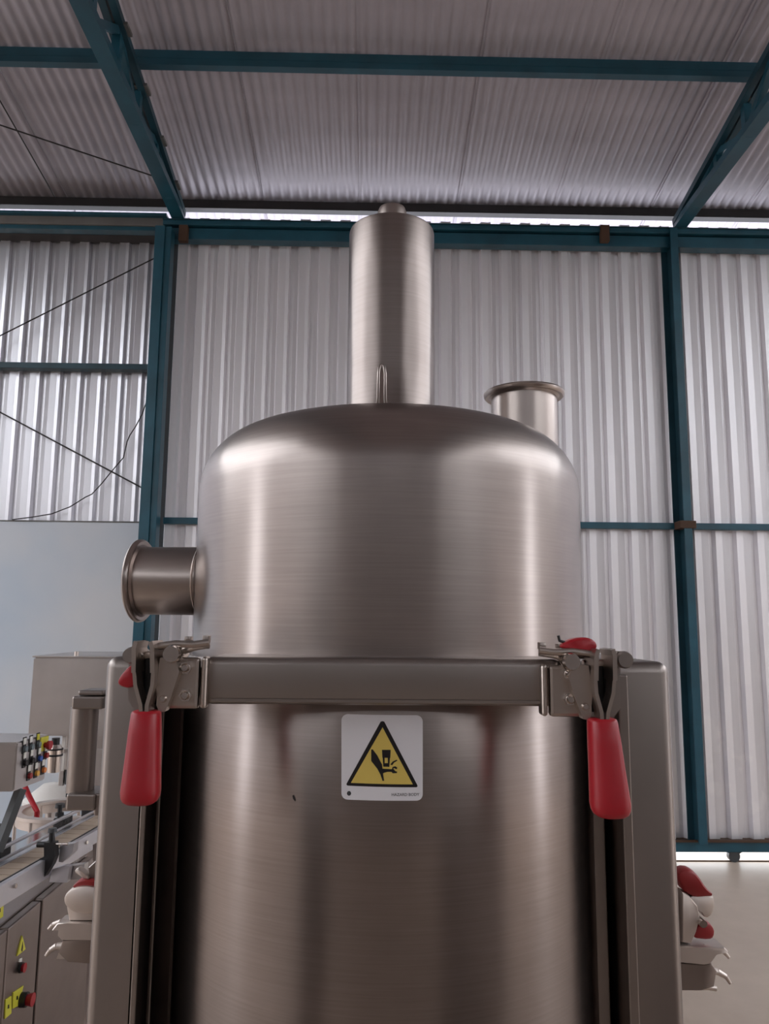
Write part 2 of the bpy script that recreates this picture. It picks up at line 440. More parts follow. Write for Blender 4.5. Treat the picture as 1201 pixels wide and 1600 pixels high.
# column between wall and gate
ct, cb = at(249, 365, 5.62), at(223, 1000, 5.62)
cx = (ct.x + cb.x) / 2
print('COLUMN x', ct.x, cb.x, 'post', pt.x, pb.x, 'gate', XG, 'ztop', Z_TOP, 'rail', Z_RAIL0, Z_RAIL1, 'roof', Z_ROOF0)
colm = thing('steel_column', 'teal steel column in front of the left edge of the sliding gate', 'column', (cx, 5.68, 0))
bm = NB(); box(bm, -0.055, 0.02, -0.06, 0.06, 0, at(250, 352, 5.62).z, 0.003); link('flange', bm, 'teal_paint', colm)
bm = NB(); box(bm, 0.02, 0.068, -0.045, 0.06, 0, at(250, 352, 5.62).z, 0.003); link('web', bm, 'teal_paint', colm)
bm = NB(); box(bm, -0.12, 0.12, -0.10, 0.08, 0, 0.012, 0.002); link('base_plate', bm, 'teal_dark', colm)
# eave purlin, its shadow put into a near-black colour
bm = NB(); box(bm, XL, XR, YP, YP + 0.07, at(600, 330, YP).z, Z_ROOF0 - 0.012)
tag(link('roof_purlin', bm, 'black_steel'), 'purlin coloured black for its shade, just under the roof edge above the strip of daylight', 'beam', 'steel purlins under the roof sheets')
bm = NB(); box(bm, XL, XR, 6.2, 6.23, at(600, 335, 6.2).z, at(600, 331, 6.2).z)
tag(link('gutter_angle', bm, 'aluminium'), 'thin pale metal angle along the strip of daylight at the eave', 'beam')
# purlins up the slope
def on_roof(px, py, dz=0.12):
    lo, hi = 1.5, 6.0
    for _ in range(40):
        m_ = (lo + hi) / 2
        if at(px, py, m_).z > zr(m_) - dz: hi = m_
        else: lo = m_
    return at(px, py, lo)
y2 = on_roof(600, 84, 0.012).y
step = 5.70 - y2
print('purlin y', y2)
yy = y2; k = 0
while k < 3:
    bm = NB()
    zt_ = zr(yy + 0.05) - 0.012
    box(bm, XL, XR, yy - 0.004, yy, zt_ - 0.10, zt_); box(bm, XL, XR, yy - 0.004, yy + 0.05, zt_ - 0.104, zt_ - 0.10); box(bm, XL, XR, yy - 0.006, yy - 0.002, zt_ - 0.06, zt_-0.05)
    lab = 'teal purlin crossing the roof between the two trusses' if k == 0 else ['', 'teal purlin overhead just above the top of the view', 'teal purlin overhead, second one beyond the top of the view'][k]
    tag(link('roof_purlin', bm, 'teal_paint'), lab, 'beam', 'steel purlins under the roof sheets')
    yy -= step; k += 1

# trusses
tl_, tr_ = at(277, 338, 5.7), at(1064, 343, 5.7)
bay = tr_.x - tl_.x
def truss(x, label):
    t = thing('roof_truss', label, 'truss', (x, 5.75, 0), group='teal roof trusses')
    zb = at(277, 338, 5.7).z
    def zc(y): return zb + (5.75 - y) * math.tan(R(1.0))
    yend = YR
    def zt2(y): return zb + 0.05 + (5.75 - y) / (5.75 - yend) * (zr(yend) - 0.13 - zb - 0.05)
    bm = NB(); bar(bm, (0, 0.0, zc(5.75)), (0, yend - 5.75, zc(yend)), 0.10, 0.012)
    bar(bm, (-0.044, 0.0, zc(5.75) + 0.025), (-0.044, yend - 5.75, zc(yend) + 0.025), 0.010, 0.05)
    bar(bm, (0.044, 0.0, zc(5.75) + 0.025), (0.044, yend - 5.75, zc(yend) + 0.025), 0.010, 0.05)
    link('bottom_chord', bm, 'teal_paint', t)
    bm = NB()
    for s in (-0.03, 0.03):
        bar(bm, (s, 0.0, zt2(5.75)), (s, yend - 5.75, zt2(yend)), 0.045, 0.05)
    link('top_chord', bm, 'teal_dark', t)
    y = 5.45; k = 0
    while y > yend + 0.3:
        bm = NB()
        z0_, z1_ = zc(y) + 0.01, zt2(y)
        if z1_ - z0_ > 0.03:
            bar(bm, (0, y - 5.75, z0_), (0, y - 5.75, z1_), 0.05, 0.05); link('web_post', bm, 'teal_paint', t)
            y2_ = y - 0.42; bm = NB()
            bar(bm, (0, y - 5.75, z0_ if k % 2 == 0 else z1_), (0, y2_ - 5.75, zt2(y2_) if k % 2 == 0 else zc(y2_) + 0.02), 0.045, 0.045)
            link('web_diagonal', bm, 'teal_paint', t)
            bm = NB(); box(bm, -0.04, 0.075, y - 5.75 - 0.06, y - 5.75 + 0.04, z1_ - 0.01, z1_ + 0.01); link('gusset_plate', bm, 'grey_beam', t)
        y -= 0.42; k += 1
    # mirrored rear half, beyond the ridge
    bm = NB(); bar(bm, (0, yend - 5.75, zc(yend)), (0, YB - 5.75, zb), 0.10, 0.04)
    bar(bm, (0, yend - 5.75, zr(yend) - 0.15), (0, YB - 5.75, zr(YB) - 0.15), 0.09, 0.05); link('rear_chord', bm, 'teal_dark', t)
    return t
truss(tl_.x, 'teal lattice roof truss at upper left, running down to the steel column')
truss(tr_.x, 'teal lattice roof truss at upper right, running down over the gate post')
truss(tl_.x - bay, 'teal lattice roof truss one bay beyond the left side of the view')
truss(tr_.x + bay, 'teal lattice roof truss one bay beyond the right side of the view')

# bracing rods and cables
def rod(name, pts, r, label, mat='black_steel', cat='cable', group=None):
    bm = NB(); tube(bm, pts, r, 6); tag(link(name, bm, mat, smooth=True), label, cat, group)
rod('bracing_rod', [at(-120, 585, 5.9), at(262, 393, 5.9)], 0.006, 'thin dark bracing rod rising to the top of the column across the upper left sheets', cat='rod', group='thin bracing rods')
rod('bracing_rod', [at(-105, 588, 5.88), at(255, 780, 5.88)], 0.006, 'thin dark bracing rod falling rightward across the lower left sheets', cat='rod', group='thin bracing rods')
rod('roof_rod', [on_roof(-40, 182), on_roof(245, 277)], 0.006, 'thin dark roof bracing rod running right to the left truss', cat='rod', group='thin bracing rods')
rod('roof_rod', [on_roof(-30, 105), on_roof(86, 308)], 0.005, 'steep thin dark roof rod at the far left, crossing the other rod', cat='rod', group='thin bracing rods')
pts = [(264, 392), (262, 430), (254, 480), (252, 530), (247, 580), (232, 620), (222, 648), (210, 668), (203, 680), (199, 690), (192, 715), (173, 738), (160, 755), (143, 772), (133, 777), (110, 792), (80, 803), (50, 808), (20, 812)]
rod('loose_cable', [at(x + 0.8 * math.sin(i * 2), y, 5.93) for i, (x, y) in enumerate(pts)], 0.0045, 'loose wavy dark cable hanging from the column top across the left sheets')
p0 = at(248, 822, 5.80)
bm = NB(); tube(bm, [at(248, 826, 5.80), at(249, 838, 5.80), at(248, 845, 5.80)], 0.004, 6); cyl(bm, at(248, 842, 5.80), at(248, 848, 5.80), 0.009, seg=8)
tag(link('hanging_latch', bm, 'black_steel'), 'tiny black latch hanging under the middle rail beside the column', 'latch')

# end and back walls with their openings
def wall_open(name, axis_x, openings, mat, label, nrm):
    w_ = thing(name, label, None, kind='structure')
    ys = sorted({YB, YL + 0.1} | {a for o in openings for a in o[:2]} | {YR})
    for a, c in zip(ys, ys[1:]):
        op = [o for o in openings if o[0] <= a and c <= o[1]]
        segs = [(0, None)]
        if op: segs = [(0, op[0][2]), (op[0][3], None)]
        for s0, s1 in segs:
            if s1 is not None and s1 - s0 < 0.01: continue
            bm = NB(); x0, x1 = (axis_x - 0.1, axis_x) if nrm > 0 else (axis_x, axis_x + 0.1)
            za, zc_ = (zr(a) + 0.05, zr(c) + 0.05) if s1 is None else (s1, s1)
            vs = [bm.verts.new(v) for v in ((x0, a, s0), (x0, c, s0), (x0, c, zc_), (x0, a, za), (x1, a, s0), (x1, c, s0), (x1, c, zc_), (x1, a, za))]
            for q in ((0, 1, 2, 3), (4, 5, 6, 7), (0, 1, 5, 4), (1, 2, 6, 5), (2, 3, 7, 6), (3, 0, 4, 7)): bm.faces.new([vs[k_] for k_ in q])
            link('wall_panel', bm, mat, w_)
    for o in openings:
        portal('doorway_light', (axis_x, (o[0] + o[1]) / 2, (o[2] + o[3]) / 2), (0, R(-90) if nrm > 0 else R(90), 0), o[3] - o[2], o[1] - o[0])
wall_open('wall_left', XL, [(-2.2, -0.6, 0, 4.2)], 'end_wall', 'left gable wall with a tall open doorway', 1)
wall_open('wall_right', XR, [(-0.6, 0.5, 0, 4.2)], 'end_wall', 'right gable wall with a tall open doorway', -1)
bm = NB(); box(bm, XL, XR, YB - 0.1, YB, 0, zr(YB) - 0.35)
tag(link('wall_back', bm, 'back_wall'), 'dark back wall behind the camera', None, None, 'structure')
portal('eave_light', (2, 6.30, Z_TOP + 0.03), (R(-90), 0, 0), 16, 0.3)
#MACHINES
# ------------------------------------------------------------------ the stainless tank
TX, TY = at(606, 975, 1.284).x, 1.284
RT = 0.313
tank = thing('process_tank', 'tall brushed stainless steel tank with domed top, thick neck and clamp bar across its front', 'tank', (TX, TY, 0))
def T(v): return (v[0] - TX, v[1] - TY, v[2])
def L(v): return Vector((v[0] - TX, v[1] - TY, v[2]))
z_join = at(600, 1045, 0.971).z
# upper shell with torispherical head
CR, KR = 0.80, 0.105
apex = H + 0.344
al = math.asin((RT - KR) / (CR - KR))
prof = [(0.0, apex)]
for k in range(1, 13):
    a = al * k / 12; prof.append((CR * math.sin(a), apex - CR * (1 - math.cos(a))))
kc = (RT - KR, apex - CR + (CR - KR) * math.cos(al))
for k in range(1, 13):
    a = al + (PI / 2 - al) * k / 12; prof.append((kc[0] + KR * math.sin(a), kc[1] + KR * math.cos(a)))
zk = kc[1]
for k in range(1, 7): prof.append((RT, zk + (z_join - zk) * k / 6))
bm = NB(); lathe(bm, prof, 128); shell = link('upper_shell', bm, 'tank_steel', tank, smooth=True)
# flange between shell and body
bm = NB(); lathe(bm, [(RT - 0.01, z_join + 0.006), (RT + 0.004, z_join + 0.006), (RT + 0.006, z_join), (RT + 0.006, z_join - 0.05), (RT - 0.01, z_join - 0.05)], 96)
link('body_flange', bm, 'frame_steel', tank, smooth=True)
# lower body
RB = 0.321
bm = NB(); lathe(bm, [(0.0, z_join - 0.02), (RB - 0.012, z_join - 0.02), (RB - 0.004, z_join - 0.026), (RB, z_join - 0.035)] + [(RB, z_join - 0.035 - 0.2 * k) for k in range(1, 6)] + [(RB, 0.50), (RB - 0.02, 0.46), (0.12, 0.34), (0.0, 0.34)], 128)
body = link('lower_body', bm, 'tank_steel_dim', tank, smooth=True)
# neck and its cap
nx = at(611, 480, TY).x
ztop = H + 0.690
bm = NB(); RN = 0.0755
lathe(bm, [(RN + 0.004, apex - 0.02), (RN + 0.004, apex - 0.008), (RN, apex + 0.004)] + [(RN, apex + 0.004 + (ztop - 0.006 - apex - 0.004) * k / 4) for k in range(1, 5)] + [(RN - 0.001, ztop - 0.002), (RN - 0.005, ztop), (0.028, ztop + 0.004), (0, ztop + 0.004)], 80, Matrix.Translation((nx - TX, 0, 0)))
neck = link('neck', bm, 'tank_steel_dim', tank, smooth=True)
bm = NB(); lathe(bm, [(0.026, ztop), (0.026, ztop + 0.032), (0.023, ztop + 0.040), (0.012, ztop + 0.040), (0.012, ztop + 0.034), (0, ztop + 0.034)], 40, Matrix.Translation((nx - TX, -0.01, 0)))
link('neck_cap', bm, 'pipe_steel', neck, smooth=True)
# gusset fins: rounded vertical plates, folded with a groove down the middle
for ang in (-90, 169, 79, -11 + 0):
    bm = NB()
    d = Vector((math.cos(R(ang)), math.sin(R(ang)), 0)); base = Vector((nx - TX, 0, 0))
    Mx = Matrix.Translation(base) @ Matrix.Rotation(R(ang), 4, 'Z')
    if ang == -90: Mx = Matrix.Translation((-0.0165, 0, 0)) @ Mx
    zt_ = H + 0.415 if ang == -90 else H + 0.366
    zb_ = apex - 0.035
    loop = [(RN + 0.058, -0.0105, zb_ + 0.008), (RN + 0.040, -0.0070, zb_ + 0.024), (RN + 0.022, -0.0056, zb_ + 0.045), (RN + 0.012, -0.0052, zt_ - 0.014), (RN + 0.010, -0.0040, zt_ - 0.004), (RN + 0.009, -0.0018, zt_ + 0.001)]
    loop = loop + [(u, -v, z_) for u, v, z_ in loop[::-1]]
    tube(bm, [Mx @ Vector(p_) for p_ in loop], 0.0027, 10)
    prism(bm, [(RN - 0.004, zb_), (RN + 0.050, zb_), (RN + 0.018, zb_ + 0.045), (RN + 0.009, zt_ - 0.006), (RN - 0.004, zt_ - 0.004)], -0.003, 0.003, Mx)
    prism(bm, [(RN - 0.004, zb_), (RN + 0.060, zb_), (RN + 0.050, zb_ + 0.012), (RN + 0.03, zb_ + 0.020), (RN - 0.004, zb_ + 0.024)], -0.009, 0.009, Mx)
    link('gusset', bm, 'pipe_steel', neck, smooth=True)
# top nozzle on the right
q = at(818, 614, 1.335)
zt_ = q.z; nzx = q.x - TX; nzy = 1.335 - TY
def nozzle(name, M, length, r, rf, parent):
    bm = NB()
    lathe(bm, [(r, 0), (r, length - 0.012), (r + 0.004, length - 0.009), (r + 0.004, length - 0.006)], 48, M)
    o = link(name, bm, 'pipe_steel', parent, smooth=True)
    bm = NB()
    lathe(bm, [(r - 0.001, length - 0.008), (rf - 0.003, length - 0.010), (rf, length - 0.007), (rf + 0.0005, length - 0.003), (rf - 0.002, length), (r + 0.004, length + 0.001), (r - 0.004, length + 0.001), (r - 0.004, length - 0.10)], 48, M)
    link('ferrule', bm, 'pipe_steel', o, smooth=True)
    return o
nozzle('top_nozzle', Matrix.Translation((nzx, nzy, zt_ - 0.17)), 0.17, 0.0585, 0.0715, tank)
# side nozzle on the left
q = at(262, 907, TY); q2 = at(214, 907, TY)
rot = Matrix.Rotation(R(-6), 4, 'Z') @ Matrix.Rotation(R(-90), 4, 'Y')
nz = nozzle('side_nozzle', Matrix.Translation((-0.27, 0.0, q.z)) @ rot, abs(q2.x - TX) - 0.27 + 0.004, 0.0565, 0.0690, tank)
bm = NB(); lathe(bm, [(0.0565, 0), (0.060, 0.001), (0.0565, 0.004)], 40, Matrix.Translation((-0.306, -0.004, q.z)) @ rot); link('weld_ring', bm, 'pipe_steel', nz, smooth=True)

# clamp bar straight across the front, boxed, rolled top edge
YBAR = 0.925
b0, b1 = at(318, 1060, YBAR), at(878, 1066, YBAR)
zbt, zbb = at(600, 1028, YBAR).z, at(600, 1103, YBAR).z
bm = NB(); box(bm, b0.x - TX, b1.x - TX, YBAR - TY, 1.02 - TY, zbb, zbt, 0.009, 4)
bar_ = link('clamp_bar', bm, 'frame_steel', tank, smooth=True)
bm = NB(); box(bm, b0.x - TX + 0.01, b1.x - TX - 0.01, YBAR - TY - 0.0015, YBAR - TY + 0.01, zbb + 0.004, zbb + 0.007); link('bottom_seam', bm, 'frame_steel', bar_)
# gasket ledge that closes the wedge between bar and shell
bm = NB(); ys = [(0.97 - 0.97 + 0.0)]
ring_o = []; 
xa, xb = b0.x - TX + 0.004, b1.x - TX - 0.004
pts_a, pts_b = [], []
for k in range(25):
    x = xa + (xb - xa) * k / 24
    pts_a.append((x, 0.96 - TY)); pts_b.append((x, -math.sqrt(max(RT ** 2 - x * x, 0)) + 0.004))
va = [[bm.verts.new((x, y, z)) for x, y in P] for P in (pts_a, pts_b) for z in (zbt - 0.012, zbt - 0.018)]
for k in range(24):
    for i_, j_ in ((0, 2), (1, 3), (0, 1), (2, 3)):
        bm.faces.new((va[i_][k], va[i_][k + 1], va[j_][k + 1], va[j_][k]))
link('ledge', bm, 'frame_steel', tank)

# cabinet housing behind the body: two flat posts with rounded outer corners
YPAN = 1.12
hz0 = 0.10
def housing(s, xo, xi, ztop_):
    bm = NB()
    x0, x1 = min(xo, xi), max(xo, xi)
    vs = box(bm, x0 - TX, x1 - TX, 0, 0.40, hz0, ztop_)
    es = [e for e in bm.edges if abs(e.verts[0].co.x - (xo - TX)) < 1e-5 and abs(e.verts[1].co.x - (xo - TX)) < 1e-5]
    es += [e for e in bm.edges if all(abs(v.co.z - ztop_) < 1e-5 for v in e.verts) and e not in es]
    bmesh.ops.bevel(bm, geom=es, offset=0.016, segments=5, affect='EDGES', profile=0.5)
    for v in bm.verts: v.co.y += YPAN - TY
    return link('side_housing', bm, 'frame_steel', tank, smooth=True)
lo, li = at(159, 1100, YPAN).x, at(215, 1300, YPAN).x
ri, ro = at(974, 1200, YPAN).x, at(1051, 1100, YPAN).x
ztl, ztr = at(190, 1026, YPAN).z, at(1010, 1034, YPAN).z
hl = housing(-1, lo, li, ztl); hr = housing(1, ro, ri, ztr)
bm = NB(); box(bm, lo - TX + 0.02, ro - TX - 0.02, 1.50 - TY, 1.52 - TY, hz0, min(ztl, ztr) - 0.01, 0.003)
link('rear_panel', bm, 'frame_steel', tank)
# thin vertical strips in the recesses
def strip_v(px, wd, Y, mat, name, z1=None):
    c = at(px, 1400, Y); bm = NB()
    box(bm, c.x - TX - wd / 2, c.x - TX + wd / 2, Y - TY, Y - TY + 0.03, hz0 + 0.05, (z1 or ztl) - 0.02, 0.002)
    link(name, bm, mat, tank)
strip_v(240, 0.006, 1.19, 'frame_steel', 'door_edge')
strip_v(968, 0.006, 1.17, 'frame_steel', 'door_edge')
strip_v(216, 0.008, 1.115, 'frame_steel', 'housing_lip')
strip_v(985, 0.014, 1.112, 'frame_steel', 'housing_lip')
strip_v(938, 0.020, 1.17, 'frame_steel', 'door_edge')
strip_v(979, 0.016, 1.135, 'cabinet_steel', 'door_edge')
bm = NB()
for s, xi_ in ((-1, li), (1, ri)):
    x0 = xi_ - TX; x1 = x0 - s * 0.075
    box(bm, min(x0, x1), max(x0, x1), 1.34 - TY, 1.35 - TY, hz0, min(ztl, ztr) - 0.02)
link('recess_lining', bm, 'cabinet_steel', tank)
# legs to the floor
for sx in (lo + 0.06, ro - 0.06):
    for sy in (YPAN + 0.06, 1.46):
        bm = NB(); cyl(bm, (sx - TX, sy - TY, 0.02), (sx - TX, sy - TY, hz0 + 0.02), 0.022, seg=20); cyl(bm, (sx - TX, sy - TY, 0), (sx - TX, sy - TY, 0.022), 0.045, seg=24)
        link('foot', bm, 'frame_steel', tank, smooth=True)

# hinge cylinder on the left side of the housing
YH = 1.20
def hpx(px, py): return at(px, py, YH)
def hbox(parent, name, pxa, pxb, pya, pyb, y0, y1, mat, bev=0.003):
    a, c = at(pxa, (pya + pyb) / 2, YH), at(pxb, (pya + pyb) / 2, YH)
    bm = NB(); box(bm, a.x - TX, c.x - TX, y0 - TY, y1 - TY, at((pxa + pxb) / 2, pyb, YH).z, at((pxa + pxb) / 2, pya, YH).z, bev)
    return link(name, bm, mat, parent)
bm = NB(); a = at(133, 1105, YH + 0.028); zt1, zb1 = at(133, 1106, YH).z, at(133, 1243, YH).z
cyl(bm, (a.x - TX, YH + 0.028 - TY, zb1), (a.x - TX, YH + 0.028 - TY, zt1), 0.0205, seg=36)
hinge = link('hinge_cylinder', bm, 'frame_steel', tank, smooth=True)
hbox(hinge, 'upper_bracket', 113, 162, 1088, 1108, YH - 0.004, YH + 0.06, 'frame_steel')
hbox(hinge, 'upper_cap', 121, 162, 1079, 1087, YH + 0.0, YH + 0.05, 'frame_steel')
hbox(hinge, 'lower_bracket', 104, 150, 1240, 1266, YH - 0.004, YH + 0.06, 'frame_steel')
hbox(hinge, 'lower_foot', 146, 165, 1240, 1275, YH + 0.0, YH + 0.06, 'frame_steel')

# ------------------------------------------------------------------ toggle clamps
YC = 0.90
def loft(bm, secs, seg=28, e=2.6):
    prev = None
    for cx_, cy_, z, a_, b_ in secs:
        ring = []
        for k in range(seg):
            t = 2 * PI * k / seg; c, s = math.cos(t), math.sin(t)
            ring.append(bm.verts.new((cx_ + a_ * math.copysign(abs(c) ** (2 / e), c), cy_ + b_ * math.copysign(abs(s) ** (2 / e), s), z)))
        if prev:
            for k in range(seg): bm.faces.new((prev[k], prev[(k + 1) % seg], ring[(k + 1) % seg], ring[k]))
        else: bm.faces.new(ring[::-1])
        prev = ring
    bm.faces.new(prev)
def clamp(s, gx, gy, bx, by, tw, bw, bolts, nuts, lip, redkind):
    """s = -1 left, +1 right; pixels of grip top gx,gy and grip bottom bx,by"""
    def q(px, py, Y=YC):
        p = at(px, py, Y); return Vector((p.x - TX, Y - TY, p.z))
    def r_(dx, dy, Y=YC): return q(gx - s * dx if False else gx + dx, gy + dy, Y)
    # base plate (holds everything)
    bm = NB()
    x_in, x_out = gx - s * 84, gx - s * 18
    a, c = q(x_in, gy - 40, YBAR), q(x_out, gy - 40, YBAR)
    z_t, z_b = q(x_in, gy - 83, YBAR).z, q(x_in, gy - 3, YBAR).z
    box(bm, min(a.x, c.x), max(a.x, c.x), 0.917 - TY, 0.930 - TY, z_b, z_t, 0.004)
    box(bm, min(a.x, c.x) + 0.01, max(a.x, c.x), 0.93 - TY, 1.13 - TY, z_b + 0.012, z_t - 0.012)
    base = link('toggle_clamp', bm, 'clamp_steel', tank)
    # folded lip by the bar
    a, c = q(gx - s * 90, gy - 40), q(gx - s * 80, gy - 40)
    bm = NB(); box(bm, min(a.x, c.x), max(a.x, c.x), YBAR - 0.012 - TY, YBAR + 0.01 - TY, z_b + 0.001, z_t + 0.001, 0.0035, 3); link('folded_lip', bm, 'clamp_steel', base)
    # side plate with rivet
    bm = NB()
    pp = [(-s * 20, -82), (-s * 44, -84), (-s * 50, -60), (-s * 38, -22), (-s * 28, 2), (-s * 17, 4), (-s * 14, -40)]
    prism(bm, [xz(q(gx + dx, gy + dy)) for dx, dy in pp], 0.902 - TY, 0.918 - TY); link('side_plate', bm, 'clamp_steel', base)
    bm = NB()
    p = q(gx - s * 26, gy - 18, 0.902); cyl(bm, p, p + Vector((0, -0.004, 0)), 0.0045, 0.003, seg=14); link('rivet', bm, 'bolt_steel', base, smooth=True)
    # outer body plate behind the yoke on the housing side
    bm = NB(); pp = [(s * 14, -84), (s * 34, -80), (s * 36, -14), (s * 22, 6), (s * 12, 2)]
    prism(bm, [xz(q(gx + dx, gy + dy)) for dx, dy in pp], 0.915 - TY, 0.935 - TY); link('side_plate', bm, 'frame_steel', base)
    # dark pivot block deep inside the yoke
    bm = NB(); a, c = q(gx - 12, gy - 60), q(gx + 12, gy - 60)
    box(bm, a.x, c.x, 0.92 - TY, 0.99 - TY, q(gx, gy - 6).z, q(gx, gy - 84).z, 0.002); link('pivot_block', bm, 'black_plastic', base)
    # yoke bars
    for sgn in (-1, 1):
        bm = NB()
        top = (sgn * 11 - s * 0, -108)
        pp = [top, (sgn * 14, -98), (sgn * 14.5, -60), (sgn * 13, -40), (sgn * 5, -10), (sgn * 4.0, 4)]
        strip(bm, [xz(q(gx + dx, gy + dy)) for dx, dy in pp], 0.0042, 0.888 - TY, 0.912 - TY)
        strip(bm, [xz(q(gx + dx, gy + dy)) for dx, dy in pp[:3]], 0.0050, 0.885 - TY, 0.93 - TY)
        link('yoke_arm', bm, 'clamp_steel', base)
    # bolts at the top
    for dx, dy, r0, mt in bolts:
        bm = NB(); p = q(gx + dx, gy + dy, 0.895)
        cyl(bm, p + Vector((0, 0.055, 0)), p, r0 * 0.72, seg=20); cyl(bm, p + Vector((0, 0.002, 0)), p + Vector((0, -0.004, 0)), r0, r0 * 0.85, seg=20)
        cyl(bm, p + Vector((0, 0.016, 0)), p + Vector((0, 0.008, 0)), r0 * 1.08, seg=6)
        link('clamp_bolt', bm, mt, base, smooth=True)
    # hex nuts with domed studs
    for dx, dy in nuts:
        bm = NB(); p = q(gx + dx, gy + dy, 0.917)
        cyl(bm, p, p + Vector((0, -0.006, 0)), 0.0075, seg=6); cyl(bm, p + Vector((0, -0.006, 0)), p + Vector((0, -0.010, 0)), 0.0055, 0.0035, seg=16)
        link('hex_nut', bm, 'bolt_steel', base, smooth=True)
    # cross pin and latch hook over the top
    bm = NB(); cyl(bm, q(gx - 30, gy - 84, 0.925), q(gx + 42, gy - 86, 0.925), 0.0055, seg=16); link('cross_pin', bm, 'clamp_steel', base, smooth=True)
    bm = NB()
    for dz, yy_ in ((0, 0.905), (4, 0.935)):
        tube(bm, [q(gx - s * 16, gy - 100 + dz, yy_), q(gx - s * 45, gy - 104 + dz, yy_), q(gx - s * 75, gy - 103 + dz, yy_), q(gx - s * 98, gy - 106 + dz, yy_)], 0.0042, 10)
    link('latch_rod', bm, 'clamp_steel', base, smooth=True)
    bm = NB()
    tube(bm, [q(gx - s * 46, gy - 90, 0.925), q(gx - s * 72, gy - 99, 0.915), q(gx - s * 96, gy - 104, 0.93)], 0.005, 10)
    a, c = q(gx - s * 88, gy - 112, 0.925), q(gx - s * 98, gy - 112, 0.925)
    box(bm, min(a.x, c.x), max(a.x, c.x), 0.92 - TY, 0.935 - TY, q(gx, gy - 106, 0.925).z, q(gx, gy - 118, 0.925).z, 0.001)
    a, c = q(gx - s * 60, gy - 112, 0.925), q(gx - s * 70, gy - 112, 0.925)
    box(bm, min(a.x, c.x), max(a.x, c.x), 0.92 - TY, 0.935 - TY, q(gx, gy - 108, 0.925).z, q(gx, gy - 116, 0.925).z, 0.001)
    link('latch_hook', bm, 'clamp_steel', base, smooth=True)
    # red grip, widening downward with a rounded foot
    bm = NB(); A, B = q(gx, gy), q(bx, by)
    Mtr = (A.z - B.z)
    secs = []
    for k, (t, wf, df) in enumerate([(0, .86, .80), (.01, .96, .92), (.03, 1, 1), (.25, 1.02, 1.0), (.5, 1, 1), (.75, 1, 1), (.86, 1, 1), (.92, .96, .95), (.96, .86, .85), (.985, .68, .68), (.998, .42, .42), (1, .1, .1)]):
        wd = (tw + (bw - tw) * min(t / 0.85, 1)) * wf * YC / F / 2
        secs.append((A.x + (B.x - A.x) * t, A.y - 0.014 * t, A.z - Mtr * t, wd, (0.0175 + 0.001 * t) * df))
    loft(bm, secs)
    o = link('handle_grip', bm, 'red_plastic', base, smooth=True); o['label'] = 'red plastic dipped grip'
    # small red release lever
    bm = NB()
    if redkind == 'drop':
        pp = [(208, 1038), (216, 1044), (218, 1056), (216, 1068), (206, 1075), (193, 1073), (185, 1067), (190, 1056), (200, 1044)]
        soft_prism(bm, smooth_poly([xz(q(x, y, 0.905)) for x, y in pp]), 0.896 - TY, 0.914 - TY, 0.005)
    else:
        pp = [(868, 1010), (878, 1001), (892, 996), (910, 995), (922, 1001), (926, 1010), (918, 1018), (900, 1020), (884, 1016)]
        soft_prism(bm, smooth_poly([xz(q(x, y, 0.93)) for x, y in pp]), 0.905 - TY, 0.93 - TY, 0.006)
    o = link('release_lever', bm, 'red_plastic', base, smooth=True); o['label'] = 'small red release lever'
    if redkind != 'drop':
        bm = NB(); tube(bm, [q(882, 1004, 0.915), q(874, 1001, 0.915), q(872, 993, 0.915)], 0.0018, 8); link('lever_spring', bm, 'black_plastic', base, smooth=True)
    return base
c1 = clamp(-1, 229, 1110, 224, 1253, 42, 57, [(-25, -86, 0.0095, 'frame_steel'), (39, -88, 0.0105, 'bolt_steel')], [(62, -67), (62, -24)], None, 'drop')
c1['label'] = 'left toggle clamp with its red grip hanging down'
c2 = clamp(1, 940, 1122, 949, 1273, 43, 59, [(-47, -88, 0.0105, 'bolt_steel'), (36, -91, 0.0100, 'frame_steel')], [(-53, -70), (-51, -30)], None, 'pad')
c2['label'] = 'right toggle clamp with its red grip hanging down'

# ------------------------------------------------------------------ warning label on the body, following the curve
LR = RB
def conform(me_verts, lift):
    for v in me_verts:
        a = v.co.x / LR
        r = LR + lift + v.co.y * 0
        z = v.co.z
        v.co = Vector((r * math.sin(a), -r * math.cos(a), z))
def lab_xy(px, py):
    """photo pixel to arc position on the body"""
    Y = TY - RB
    for _ in range(6):
        p = at(px, py, Y); x = p.x - TX; Y = TY - math.sqrt(RB ** 2 - x * x)
    return (math.asin(x / RB) * LR, p.z)
def label_poly(polys, name, mat, lift, parent, sub=True):
    bm = NB()
    for pts in polys:
        q_ = [lab_xy(*p) for p in pts]
        a = [bm.verts.new((x, 0, z)) for x, z in q_]
        bm.faces.new(a)
    bmesh.ops.triangulate(bm, faces=bm.faces[:])
    for cut in [-0.05 + 0.01 * k for k in range(11)]:
        bmesh.ops.bisect_plane(bm, geom=bm.verts[:] + bm.edges[:] + bm.faces[:], plane_co=(cut, 0, 0), plane_no=(1, 0, 0))
    top = bmesh.ops.extrude_face_region(bm, geom=bm.faces[:])
    conform([v for v in bm.verts if v not in top['geom']], lift - 0.0003)
    conform([v for v in top['geom'] if isinstance(v, bmesh.types.BMVert)], lift)
    return link(name, bm, mat, parent)
def rounded(x0, y0, x1, y1, r, sk=0):
    out = []
    for cx_, cy_, a0 in ((x1 - r, y0 + r, -90), (x1 - r, y1 - r, 0), (x0 + r, y1 - r, 90), (x0 + r, y0 + r, 180)):
        for k in range(7):
            a = R(a0 + 15 * k); out.append((cx_ + r * math.cos(a), cy_ + r * math.sin(a) + sk * (cx_ - x0) / (x1 - x0)))
    return out
